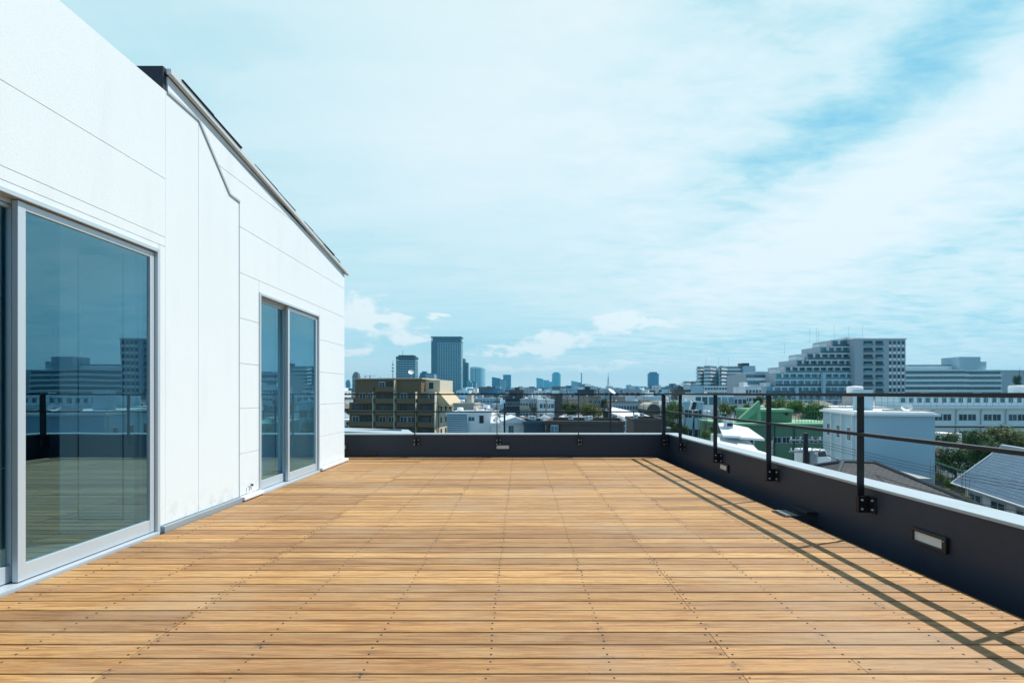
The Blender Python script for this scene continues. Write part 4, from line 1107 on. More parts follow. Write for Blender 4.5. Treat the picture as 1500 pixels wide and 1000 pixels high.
xt = (1247 - 1247) * s; xr_ = (1320.5 - 1247) * s; ztw = pZ(497.5, Y) - GZ
M = MB(); M.box(0, xr_, -2.2, 15, 0, ztw); M.build('tower_wall', 'grey_plaster', st)
M = MB(); M.box(-.3, xr_ + .5, -2.5, 15.3, ztw + .01, ztw + .35); M.box(-1.5, xr_ * .3, 1, 12, ztw + .36, ztw + 1.2); M.build('tower_roof', 'white_plaster', st)
for k in range(11):
    z = ztw - fh * (k + 1) + .5
    for a_, b__ in ((1259.5, 1272.5), (1277, 1287.5)):
        M = MB(); M.box((a_ - 1247) * s, (b__ - 1247) * s, -2.26, -2.205, z, z + 1.6, 1); M.box((a_ - 1247) * s, (b__ - 1247) * s, -2.9, -2.8, z - .3, z + .55, 0); M.build('loggia', ['balcony_glass', 'dark_plaster'], st)
    for q in range(4):
        x = (1296.5 + 6.2 * q - 1247) * s
        win(st, 'd', x + .5, -2.2, z + .1, 1.05, 1.5)
        M = MB(); M.box(x - .03, x + 1.03, -2.25, -2.205, z - .95, z + .05); M.build('spandrel', 'white_bright', st)
for x, y_, h_ in ((-14, 6, 5), (-11, 6, 5.5), (-9, 8, 5), (3, 6, 6), (9, 6, 6.5), (-4, 5, 6), (-24, 8, 4)): antenna(st, x, y_, zt_ - (fh * 2 if x < -20 else .5), h_ + 1, .035)
M = MB(); M.box(-40, -22, 10, 30, 0, pZ(547, 215) - GZ); M.box(-36, -24, 10.2, 28, pZ(547, 215) - GZ, pZ(544, 215) - GZ); M.build('rear_wing', 'grey_plaster', st)
for k in range(7):
    z = pZ(547, 215) - GZ - 2.9 * (k + 1); xs_ = -40 - .55 * k
    M = MB(); M.box(xs_, -22, 9.85, 9.99, z + .4, z + 2.3); M.build('window_band', 'window_glass_blue', st)
    M = MB(); M.box(xs_ - .4, -22.1, 8.4, 8.55, z - .25, z + .95); M.box(xs_ - .4, -22.1, 8.551, 9.84, z - .25, z - .05); M.build('balcony', 'white_plaster', st)
mark(1098, 1321, 577, 190)
# low flats in front of its left foot
t_, w, d, h = block('flats', 'pale low flats with balconies between zigzag flats and terraced building', 'building', 1092, 1116, 566, 175, 10, 'white_plaster', 0, 3, 5, pyb=583)
for k in range(3):
    M = MB(); M.box(w * .3, w + 1, -1.1, -.05, h - 2.9 * (k + 1) - .1, h - 2.9 * (k + 1) + .7); M.build('balcony', 'white_plaster', t_)
block('flats', 'grey flats with small paired windows behind the round trees', 'building', 1074, 1094, 578, 130, 9, 'grey_plaster', 0, 2, 3, 'd', pyb=600, ww=.9, wh=1.2)
t_, w, d, h = block('gymnasium', 'low white building with big dark window panels behind the railing corner post', 'building', 1018, 1076, 576, 120, 12, 'white_plaster', R(-4), 0, 0, pyb=592)
for k in range(6):
    M = MB(); M.box(w * (k + .12) / 6, w * (k + .9) / 6, -.08, -.01, h - 2.8, h - .9); M.build('window_panel', 'window_glass_blue', t_)
t_, w, d, h = block('flats', 'pale teal plastered house behind the left lamp pole', 'house', 1001, 1030, 588, 72, 9, 'pale_blue_wall', R(-8), 2, 2, pyb=645)

# hospital
Y = 300; s = Y / F; hp = thing('hospital', 'long white building with ribbon balconies and a boxy penthouse at far right', 'building', (pX(1321, Y), Y, GZ)); H = pZ(543, Y) - GZ
fhh = 7.6 * s; w1 = (1404 - 1321) * s; w2 = (1467 - 1321) * s; w3 = (1560 - 1321) * s
L = [(0, 0), (w1, -4), (w1 + 2.5, 4), (w2, 1)]
M = MB(); M.prism(L + [(w2, 22), (0, 22)], 0, H); M.box(w2 + .02, w3, .5, 20, 0, H + .5); M.build('wall', 'grey_plaster', hp)
M = MB(); M.prism([(x, y - .2) for x, y in L] + [(w2, 22.5), (-.5, 22.5)], H + .01, H + .7); M.build('roof_slab', 'white_plaster', hp)
for k in range(6):
    z = H - fhh * (k + 1)
    M = MB(); strip(M, L, .05, .12, z + .3, z + fhh - .2); M.build('window_band', 'window_glass_blue', hp)
    M = MB(); strip(M, L, 1.5, 1.7, z - .2, z + 1.15); strip(M, L, .13, 1.49, z - .2, z); M.build('balcony', 'white_plaster', hp)
    M = MB()
    for q in range(0):
        f_ = (q + .5) / 26; x = w1 * f_; y_ = -4 * f_; M.box(x, x + 1.5, y_ - .35, y_ - .14, z + .3, z + fhh - .25)
    for q in range(0):
        f_ = (q + .5) / 14; x = w1 + 3 + (w2 - w1 - 3) * f_; M.box(x, x + 1.5, 3.6 - 3 * f_ - .3, 3.7 - 3 * f_ - .1, z + .3, z + fhh - .25)
M = MB(); M.box(0, w1 * 1.02, 5, 18, H + .72, H + 3.4); M.build('upper_storey', 'pale_blue_wall', hp)
M = MB(); M.box(8, w1, 4.5, 18, H + 3.41, H + 4.0); M.build('upper_roof', 'navy_wall', hp)
M = MB(); M.box((1411.5 - 1321) * s, (1443 - 1321) * s, 3, 16, H + .72, pZ(522, Y) - GZ); M.box((1443 - 1321) * s + .02, (1454 - 1321) * s, 4, 15, H + .72, pZ(529, Y) - GZ); M.build('penthouse', 'pale_blue_wall', hp)
mark(1321, 1500, 577, 290)

# long school with roof fence
Y = 98; s = Y / F; Hs = pZ(596.5, Y) - GZ
sch = thing('long_school', 'long white two storey school with a fenced roof terrace and downpipes', 'school', (pX(1150, Y), Y, GZ), R(-3)); W_ = (1660 - 1150) * s
M = MB(); M.box(0, W_, 0, 14, 0, Hs); M.build('wall', 'white_plaster', sch)
M = MB(); M.box(-.3, W_ + .3, -.5, .1, Hs - .25, Hs + .15); M.box(-.3, W_, -.9, -.02, Hs - 3.6, Hs - 3.35); M.build('cornice', 'white_plaster', sch)
M = MB(); M.box(0, W_, -.35, -.05, Hs - 3.9, Hs - 3.62); M.build('dark_band', 'dark_plaster', sch)
nb = 15
for k in range(nb):
    x = W_ * (k + .5) / nb; wide = 3.4 if k % 5 else 1.6
    
    for z in (Hs - 2.6, Hs - 6.0):
        for q in (-1, 1): win(sch, 'w', x + q * wide * .25, 0, z, wide * .49, 1.35)
    M = MB(); xx = W_ * (k + .02) / nb; M.tube((xx, -.15, 0), (xx, -.15, Hs - .9), .08, None, 6); M.tube((xx, -.15, Hs - .9), (xx, -.4, Hs - .3), .08, None, 6); M.build('downpipe', 'grate', sch)
M = MB()
for k in range(61): M.box(W_ * k / 60 - .03, W_ * k / 60 + .03, -.1, -.04, Hs + .15, Hs + 2.75)
for z in (.35, 1.0, 1.8, 2.7): M.box(0, W_, -.09, -.05, Hs + z, Hs + z + .06)
M.build('roof_fence', 'grate', sch)
M = MB(); M.box(W_ * .36, W_ * .98, 5, 12, Hs, Hs + 2.3); M.build('roof_building', 'pale_blue_wall', sch)
M = MB()
for k in range(26): M.box(W_ * (.37 + .0235 * k), W_ * (.37 + .0235 * k) + .8, 4.9, 4.99, Hs + .9, Hs + 1.9)
M.build('roof_windows', 'window_glass_blue', sch)
mark(1200, 1500, 612, Y); mark(1365, 1520, 645, 92)

# green building with a pointed gable
Y = 58; s = Y / F
gb = thing('green_building', 'green two storey building with a tall pointed gable on its roof', 'building', (pX(1062, Y), Y, GZ), R(-2)); H = pZ(623, Y) - GZ; W_ = (1243 - 1062) * s
M = MB(); M.box(0, W_, 0, 9, 0, H); M.build('wall', 'green_wall', gb)
M = MB(); M.box(-.15, W_ + .15, -.2, 9.2, H + .002, H + .25); M.box(0, W_, -.8, -.01, H - 5.2, H - 4.9); M.build('roof', 'green_roof', gb)
M = MB(); M.prism([((1087 - 1062) * s, H + .26), ((1125 - 1062) * s, H + .26), ((1125 - 1062) * s, H + 1.2), ((1123 - 1062) * s, H + 36 * s)], 2.0, 2.6, axis='Y'); gab = M.build('gable', 'green_roof', gb)
M = MB(); M.prism([((1103 - 1062) * s, H + .5), ((1119 - 1062) * s, H + .5), ((1119 - 1062) * s, H + 18 * s)], 1.93, 1.99, axis='Y'); M.build('gable_opening', 'green_wall', gab)
M = MB(); M.box((1120 - 1062) * s, (1172 - 1062) * s, 2.2, 8.5, H + .26, H + 19 * s); M.build('upper_storey', 'green_wall', gb)
M = MB(); M.box((1119.3 - 1062) * s, (1173 - 1062) * s, 1.9, 8.8, H + 19 * s + .002, H + 19 * s + .3); M.build('upper_roof', 'green_roof', gb)
M = MB(); M.tube(((1163 - 1062) * s, 2.0, H + 16 * s), ((1163 - 1062) * s, 1.95, H + 16 * s), .22, None, 12); M.build('round_vent', 'lamp_black', gb)
for k in range(13): 
    x = (1072 + k * 13 - 1062) * s
    if 1100 < 1072 + k * 13 < 1128: continue
    win(gb, 'w', x, 0, H - 2.1, .95, .75)
for k in range(9): win(gb, 'w', (1078 + k * 19 - 1062) * s, 0, H - 4.9 + -1.6, 1.2, 1.2)
for px_ in (1079, 1133, 1161, 1212):
    M = MB(); M.tube(((px_ - 1062) * s, -.12, 0), ((px_ - 1062) * s, -.12, H), .05, None, 6); M.build('downpipe', 'lamp_black', gb)
M = MB(); M.tube((-.3, -.5, H - 2.6), (-.3, -.5, H - 1.2), .45, .45, 12); M.build('tank', 'green_roof', gb)
M = MB()
for k in range(15): M.tube(((1173 + 4.6 * k - 1062) * s, 1.5, H + .2), ((1173 + 4.6 * k - 1062) * s, 1.5, H + 1.7), .025, None, 4)
for z in (.3, 1.0, 1.65): M.box((1173 - 1062) * s, (1240 - 1062) * s, 1.48, 1.52, H + z, H + z + .04)
M.build('roof_fence', 'net_green', gb)
mark(1062, 1245, 700, Y)

# low white building with folded metal roofs in front of it
Y = 36; s = Y / F
wr = thing('white_roof_building', 'low building with folded white metal roofs and a small roof box', 'building', (pX(1052, Y), Y, GZ), R(-6)); H = pZ(664, Y) - GZ
W_ = (1126 - 1052) * s
M = MB(); M.box(0, W_, 0, 7, 0, H); M.build('wall', 'white_plaster', wr)
M = MB(); slab4(M, [(-.6, -.6, H + .1), (W_ * .72, -1.6, H - .05), (W_ * .85, 3, H + .75), (W_ * .2, 3.2, H + .95)], .14); M.build('lower_roof', 'white_metal', wr)
M = MB(); slab4(M, [(W_ * .28, 2.4, H + 1.15), (W_ * .60, 1.9, H + 1.15), (W_ * .78, 6, H + 1.9), (W_ * .48, 6.2, H + 1.9)], .16); M.box(W_ * .30, W_ * .72, 3.2, 6, H, H + 1.0)
M.build('upper_roof', 'white_metal', wr)
M = MB(); slab4(M, [(W_ * .61, 2.2, H + 1.05), (W_ * 1.02, 1.4, H + 1.0), (W_ * 1.05, 5.2, H + 1.6), (W_ * .79, 6, H + 1.8)], .16); M.build('side_roof', 'white_metal', wr)
M = MB(); M.box(W_ * .52, W_ * .66, 4.4, 5.2, H + 1.4, H + 2.25, 0); M.box(W_ * .51, W_ * .67, 4.3, 5.3, H + 2.26, H + 2.34, 0); M.box(W_ * .535, W_ * .645, 4.34, 4.39, H + 1.75, H + 2.0, 1); M.build('roof_box', ['white_plaster', 'lamp_black'], wr)
M = MB(); [M.tube((x, .6 + y_, H - 2.5), (x, .6 + y_, H + 1.0), .06) for x, y_ in ((W_ * .9, -.9), (W_ * 1.02, -.6), (W_ * 1.02, 3))]; M.build('post', 'grate', wr)
mark(1050, 1128, 690, Y)

# white block close by
Y = 35; s = Y / F
t_ = thing('white_block', 'plain pale blue white block with roof tank and dish near the right railing', 'building', (pX(1255, Y), Y, GZ), R(-18)); H = pZ(608.5, Y) - GZ; W_ = 4.65
M = MB(); M.box(0, W_, 0, 8.5, 0, H); M.build('wall', 'pale_blue_wall', t_)
M = MB(); M.box(-.25, W_ + .25, -.25, 8.7, H + .002, H + .16); M.box(-.02, W_ + .02, -.02, 8.52, H + .161, H + .3); M.build('roof_slab', 'white_plaster', t_)
for k in range(3):
    for z in (H - 2.0, H - 4.7, H - 7.4): win(t_, 's', 0, 1.6 + 2.6 * k, z, .8, 1.1, 'l')
for yy in (.5, 3.0, 5.6):
    M = MB(); M.tube((-.14, yy, 0), (-.14, yy, H), .06, None, 6); M.build('downpipe', 'white_plaster', t_)
M = MB(); M.box(1.0, 2.0, 3.0, 4.2, H + .3, H + 1.9); M.build('roof_hut', 'pale_blue_wall', t_)
M = MB(); M.tube((1.4, -.09, H - 5.05), (W_ - .35, -.09, H - 5.05), .05, None, 6); M.tube((W_ - .35, -.09, H - 5.05), (W_ - .35, -.09, H - 7.0), .05, None, 6); M.build('drain_pipe', 'concrete', t_)
dish(t_, 3.4, 1.0, H + .55, .34, R(-20), 40)
M = MB(); M.tube((3.4, 1.0, H + .3), (3.4, 1.0, H + .6), .04); M.build('dish_stand', 'grate', t_)
M = MB(); [M.box(2.3 + .8 * k, 2.9 + .8 * k, 1.6, 2.3, H + .3, H + .42) for k in range(4)]; M.build('roof_pads', 'concrete', t_)
mark(1205, 1370, 720, Y)
Y = 52; t_ = thing('water_tank', 'white cylindrical tank showing above the railing near the white block', 'water tank', (pX(1252, Y), Y + 40, 0))
M = MB(); M.lathe([(0, 0), (1.45, 0), (1.5, 1.3), (1.3, 1.5), (0, 1.6)], 18); M.build('shell', 'white_bright', t_)
t_.location = (pX(1252, 103), 103, pZ(576, 103)); M = MB(); M.box(-1.6, 1.6, -1.6, 1.6, -2.6, -.01); M.build('plinth', 'concrete', t_)
t_ = thing('water_tank', 'white cylindrical tank on the school roof at the far right edge', 'water tank', (pX(1491, 103), 103, pZ(576, 103)))
M = MB(); M.lathe([(0, 0), (1.5, 0), (1.55, 1.4), (1.3, 1.7), (0, 1.75)], 18); M.build('shell', 'white_bright', t_); M = MB(); M.box(-1.7, 1.7, -1.6, 1.6, -2.6, -.01); M.build('plinth', 'concrete', t_)

# pitched roofs with tiles -------------------------------------------------------
def hip_house(name, label, X, Yc, w, d, zeave, zridge, rot, roofm, wallm, ridge=.4, over=.6, group=None, cat='house'):
    t_ = thing(name, label, cat, (X, Yc, GZ), rot, group); E = zeave - GZ; Rg = zridge - GZ
    M = MB(); M.box(-w / 2, w / 2, -d / 2, d / 2, 0, E); M.build('wall', wallm, t_)
    a, b_ = w / 2 + over, d / 2 + over; r_ = w / 2 * ridge
    M = MB(); A, B, C, D = (-a, -b_, E), (a, -b_, E), (a, b_, E), (-a, b_, E); P_, Q_ = (-r_, 0, Rg), (r_, 0, Rg)
    def f(ps):
        o = Vector(ps[0]); u = (Vector(ps[1]) - o).normalized(); nn = u.cross(Vector(ps[-1]) - o).normalized(); v = nn.cross(u)
        M.poly(ps, 0, [((Vector(p) - o).dot(u), (Vector(p) - o).dot(v)) for p in ps])
    f([A, B, Q_, P_]); f([B, C, Q_]); f([C, D, P_, Q_]); f([D, A, P_])
    rf_ = M.build('roof', [roofm], t_)
    M = MB(); [M.tube(p, q, .11, None, 6) for p, q in ((A, P_), (B, Q_), (C, Q_), (D, P_), (P_, Q_))]; M.build('ridge_tiles', roofm.replace('tile_slate', 'dark_plaster').replace('tile_blue', 'grey_plaster').replace('tile_grey', 'dark_plaster').replace('tile_brown', 'brown_wall').replace('tile_pale', 'grey_plaster'), rf_)
    M = MB(); M.box(-a, a, -b_, b_, E - .16, E - .003); M.build('eaves', 'concrete', t_)
    return t_, E, Rg
Y = 20.5
t_, E, Rg = hip_house('tiled_house', 'house with a worn dark slate hipped roof below the white block', 17.2, 24.6, 4.8, 7.0, pZ(733, 21.5), pZ(675, 25), R(-12), 'tile_slate', 'beige_plaster', .3)
for z in (E - 2.2, E - 5.0):
    for x in (-1.1, 1.1): win(t_, 'w', x, -3.5, z, 1.2, 1.2)
A = at(1395, 706, 32); u_ = Vector((-.336, -1, 0)).normalized(); v_ = Vector((.948, -.318, 0))
t_ = thing('tiled_house', 'house with a large steep blue grey tiled roof at the right edge', 'house', (A.x, A.y, GZ), 0)
e0 = A.z - GZ; Lr, run, rise = 17.0, 2.6, 2.45
Z3 = Vector((0, 0, 1)); a0 = Z3 * e0; d0 = v_ * run + Z3 * (e0 + rise); f0 = v_ * 2 * run + Z3 * e0
M = MB(); M.poly([a0, a0 + u_ * Lr, d0 + u_ * Lr, d0], 0, [(0, 0), (Lr, 0), (Lr, 3.6), (0, 3.6)]); M.poly([d0, d0 + u_ * Lr, f0 + u_ * Lr, f0], 0, [(0, 0), (Lr, 0), (Lr, 3.6), (0, 3.6)])
dn = Vector((0, 0, -.14)); M.poly([p + dn for p in (d0, d0 + u_ * Lr, a0 + u_ * Lr, a0)], 0, [(0, 0), (Lr, 0), (Lr, 3.6), (0, 3.6)])
rf_ = M.build('roof', 'tile_blue', t_)
M = MB(); M.tube(d0 + Z3 * .03, d0 + u_ * Lr + Z3 * .03, .12, None, 8); M.build('ridge_tiles', 'grey_plaster', rf_)
M = MB(); M.tube(a0 - v_ * .06 - Z3 * .05, a0 + u_ * Lr - v_ * .06 - Z3 * .05, .06, None, 6); M.tube(a0 - Z3 * .02, d0 - Z3 * .02, .06, None, 6); M.build('gutter', 'trim_white', t_)
M = MB(); w0 = v_ * .5 - u_ * -.4; ws = [w0, w0 + u_ * (Lr - 1), w0 + u_ * (Lr - 1) + v_ * (2 * run - 1), w0 + v_ * (2 * run - 1)]
M.prism([(p.x, p.y) for p in ws], 0, e0 + .42); M.build('wall', 'white_plaster', t_)
for k in range(6):
    p = w0 + u_ * (1.2 + 2.3 * k); o = win(t_, 'w', p.x - v_.x * .02, p.y - v_.y * .02, e0 - 1.6, 1.4, 1.2); o.rotation_euler.z = math.atan2(u_.y, u_.x)
mark(1385, 1510, 800, 30)
hip_house('shed', 'long dark green gabled shed beside the white block', pX(1395, 40), 41, 7, 6, pZ(712, 40), pZ(684, 40), R(35), 'green_wall', 'green_wall', .9, cat='shed') if False else None
t_ = thing('green_shed', 'dark green pitched shed roof between the white block and blue tiled roof', 'shed', (pX(1366, 38), 38, GZ), R(-22)); E = pZ(702, 38) - GZ
M = MB(); M.box(0, 6.5, 0, 6, 0, E - .6); M.build('wall', 'brown_wall', t_)
M = MB(); M.prism([(-.4, E + 1.55), (7.0, E - 1.2), (7.0, E - 1.05), (-.4, E + 1.7)], -.3, 6.3, axis='Y'); M.build('roof', 'green_wall', t_)
mark(1366, 1410, 715, 38)

# floodlight and small things near the right railing
Y = 32; t_ = thing('floodlight', 'boxy black and white floodlight on a slim pole behind the right railing', 'floodlight', (pX(1016.5, Y), Y, GZ)); h = pZ(601, Y) - GZ
M = MB(); M.tube((0, 0, 0), (0, 0, h), .05, .04); M.tube((-.35, 0, h - 3.4), (-.02, 0, h - .6), .025); M.build('pole', 'rail_steel', t_)
M = MB(); M.box(-.22, .25, -.2, .2, h + .0, h + .03, 1); M.prism([(-.24, h + .06), (.05, h + .06), (.14, h + .52), (-.10, h + .58)], -.13, .13, 0, 'Y'); M.prism([(-.30, h + .06), (-.245, h + .06), (-.105, h + .58), (-.17, h + .56)], -.13, .13, 1, 'Y'); M.build('lamp_head', ['black_plastic', 'white_bright'], t_)
mark(1008, 1024, 640, Y)
poles = []
for lab, px_, py_, Y in (('dark utility pole with transformer behind the right railing', 1180, 634, 30), ('slim concrete pole near the white metal roofs', 1052, 600, 60), ('tall utility pole left of the white apartments', 1003, 583, 110), ('utility pole among the roofs below the hazy trio', 800, 584, 120), ('utility pole by the white louvred building', 727, 596, 80)):
    t_, h = pole(lab, px_, py_, Y, max(2.0, .3 * F / Y), 'trans'); poles.append(((pX(px_, Y), Y), h))
def cable(label, p, q, sag, n=14, r=.012, group='power cables'):
    M = MB(); p, q = Vector(p), Vector(q); pr_ = None
    t_ = thing('power_cable', label, 'cable', tuple(p), 0, group); q = q - p; pts = []
    for k in range(n + 1):
        f_ = k / n; v = q * f_; v.z -= sag * 4 * f_ * (1 - f_); pts.append(v)
    for k in range(n): M.tube(pts[k], pts[k + 1], r, None, 5, 0, False)
    M.build('strand', 'wire', t_); return t_
tips = ('topmost', 'middle', 'lowest')
for k in range(3):
    cable('%s of three thin cables crossing in front of the white block' % tips[k], at(1182, 640 + 4 * k, 29), at(1560, 716 + 5 * k, 24), .25, 14, .011)
cable('thick cable above the blue tiled roof at the right edge', at(1182, 652, 29), at(1560, 760, 15), .5, 14, .016)
cable('loose cable looping beside the slate roof', at(1180, 648, 29), at(1120, 655, 34), .15, 8, .02)
cable('long cable in front of the tan apartments', at(500, 560, 100), at(727, 600, 80), .8, 14, .03)
# a white van in the yard
Y = 31; t_ = thing('parked_van', 'small white van parked in the yard below the green building', 'van', (pX(1190, Y), Y, pZ(686, Y)), R(20))
M = MB(); M.prism([(-1.0, .2), (1.0, .2), (1.05, .7), (.75, .8), (.5, 1.25), (-1.0, 1.3)], -.5, .5, axis='Y'); bevel(M.build('body', 'white_bright', t_), .05)
M = MB(); M.prism([(-.8, .82), (.66, .82), (.48, 1.15), (-.8, 1.18)], -.51, -.502, axis='Y'); M.build('window', 'window_glass', t_)
for x in (-.6, .6): M = MB(); M.tube((x, -.52, .2), (x, -.4, .2), .2, None, 12); M.build('wheel', 'lamp_black', t_)
M = MB(); M.box(-4, 5, -3, 3, -.5, -.002); t2 = thing('yard_platform', 'grey concrete yard deck under the small white van', 'platform', t_.location, R(-8)); M.build('slab', 'concrete', t2)
M = MB(); M.box(-3.8, 4.8, -2.8, 2.8, -9, -.51); M.build('base', 'dark_plaster', t2)

# ---------- trees ----------------------------------------------------------------
def crown_mesh(seed, n=4200, leaf=.13, kind='leaf_green', lobes=15, flat=.8):
    rn = random.Random(seed); M = MB(); L = []
    for k in range(lobes):
        a = rn.uniform(0, 6.283); r = rn.uniform(.15, .62); L.append((Vector((r * math.cos(a), r * math.sin(a), rn.uniform(-.45, .55) * flat)), rn.uniform(.28, .5)))
    L.append((Vector((0, 0, 0)), .62)); L.append((Vector((0, 0, .15)), .55))
    for k in range(n):
        c_, rad = rn.choice(L); v = Vector((rn.gauss(0, 1), rn.gauss(0, 1), rn.gauss(0, 1))).normalized() * rad * (rn.random() ** .35)
        p = c_ + v; s_ = leaf * rn.uniform(.35, 1.0) * .5
        nrm = (v.normalized() + Vector((rn.uniform(-.7, .7), rn.uniform(-.7, .7), rn.uniform(-.3, .9)))).normalized()
        u = nrm.orthogonal().normalized(); w = nrm.cross(u); a = rn.uniform(0, 3.14); u, w = u * math.cos(a) + w * math.sin(a), w * math.cos(a) - u * math.sin(a)
        M.quad(p - u * s_, p - w * s_ * .7, p + u * s_, p + w * s_ * .7)
    return M.mesh('crown', kind)
def trunk_mesh(seed):
    rn = random.Random(seed); M = MB(); M.tube((0, 0, -1.6), (0, 0, -.3), .07, .045, 8)
    for k in range(6):
        a = rn.uniform(0, 6.28); M.tube((0, 0, -.5 + .06 * k), (.5 * math.cos(a), .5 * math.sin(a), .1 + .08 * k), .03, .01, 6)
    return M.mesh('trunk', 'bark')
CR = {k: [crown_mesh(s_ + i, kind=k) for i in range(3)] for k, s_ in (('leaf_green', 1), ('leaf_dark', 11), ('leaf_olive', 31))}
TRK = [trunk_mesh(5), trunk_mesh(9)]
tn = 0
def tree(label, px, pyt, Y, r_px, kind='leaf_green', zs=1.0, group='trees among the houses', name='tree'):
    """px, pyt: the crown's top; r_px: its half width in photo pixels"""
    global tn; tn += 1
    r = r_px * Y / F; zc = pZ(pyt, Y) - r * .9 * zs
    t_ = thing(name, label, 'tree', (pX(px, Y), Y, zc), tn * 2.1, group); t_.scale = (r * 1.05, r * 1.05, r * 1.1 * zs)
    link('crown', CR[kind][tn % 3], t_); tr_ = link('trunk', TRK[tn % 2], t_)
    tr_.scale = (1, 1, max(1.0, (zc - GZ) / (1.6 * r * 1.1 * zs)))
    return t_
tree('dark round tree just right of the railing corner', 986, 582, 62, 18, 'leaf_green', 1.3)
tree('lower bushy tree below the dark round one at the corner', 990, 612, 50, 13, 'leaf_dark', 1.2)
tree('olive tree beside the floodlight pole', 1028, 640, 34, 14, 'leaf_olive', 1.0)
tree('round green tree left of the pointed green gable', 1062, 586, 100, 15, 'leaf_olive')
tree('small green tree just right of the first round tree', 1076, 592, 96, 7, 'leaf_green')
tree('green tree touching the left slope of the green gable', 1094, 590, 95, 9, 'leaf_olive')
tree('dark tree crown just behind the green gable tip', 1112, 578, 100, 9, 'leaf_dark')
tree('bright green tree right of the gable post', 1140, 580, 85, 21, 'leaf_green')
tree('green tree above the green upper storey', 1164, 583, 80, 20, 'leaf_green')
tree('big dark tree right of the green upper storey', 1194, 583, 76, 22, 'leaf_green')
tree('thin young tree beside the left face of the white block', 1234, 602, 52, 9, 'leaf_green', 1.8)
tree('dense dark tree right of the white block', 1384, 630, 62, 24, 'leaf_dark')
tree('broad dark tree in the middle of the school hedge', 1425, 623, 64, 30, 'leaf_dark', .9)
tree('dark tree at the right edge below the school', 1478, 620, 66, 32, 'leaf_olive', .9)
tree('dark low tree in front of the hedge trees', 1400, 650, 54, 30, 'leaf_dark', .9)
tree('yellow green shrub at the foot of the white block', 1385, 712, 30, 14, 'leaf_olive', .7)
tree('yellow green shrub in front of the blue roofed house', 1412, 722, 27, 14, 'leaf_olive', .6)
tree('dark pine silhouette on the hospital roof edge', 1490, 548, 200, 6, 'leaf_dark', 1.7)
tree('tree behind the blue roofed house ridge', 1450, 640, 50, 28, 'leaf_dark', .9)
tree('left of the two round trees in the middle of the roofs', 836, 587, 85, 17, 'leaf_dark', .8)
tree('right of the two round trees in the middle of the roofs', 864, 588, 88, 22, 'leaf_olive', .7)
tree('dark tree behind the mauve school', 948, 580, 190, 12, 'leaf_dark')
tree('small tree between the grey flats and white stepped flats', 782, 594, 125, 6, 'leaf_dark')
tree('dark tree left of the white dish pole', 882, 582, 180, 10, 'leaf_dark')
tree('dark tree right of the white dish pole', 905, 579, 230, 10, 'leaf_dark')
tree('tree at the foot of the rounded tower', 700, 573, 420, 14, 'leaf_dark')
tree('tree at the foot of the tallest tower', 672, 572, 430, 15, 'leaf_dark')
tree('tree under the slanted blue tower', 728, 574, 410, 12, 'leaf_dark')
for k in range(9):
    tree(('tree in the shrubbery under the right parapet, %s' % ['next to the slate roof', 'behind the slate roof', 'left of the blue roof', 'by the green shed', 'in the yard of the green building', 'behind the floodlight', 'near the white metal roofs', 'below the corner post', 'under the small roofs'][k]),
         [1365, 1350, 1392, 1378, 1225, 1034, 1046, 1000, 1110][k], [706, 700, 700, 690, 672, 628, 622, 622, 676][k], [33, 34, 33, 36, 42, 46, 48, 56, 46][k], [10, 9, 10, 9, 12, 9, 8, 10, 9][k], ('leaf_olive', 'leaf_dark', 'leaf_green')[k % 3])

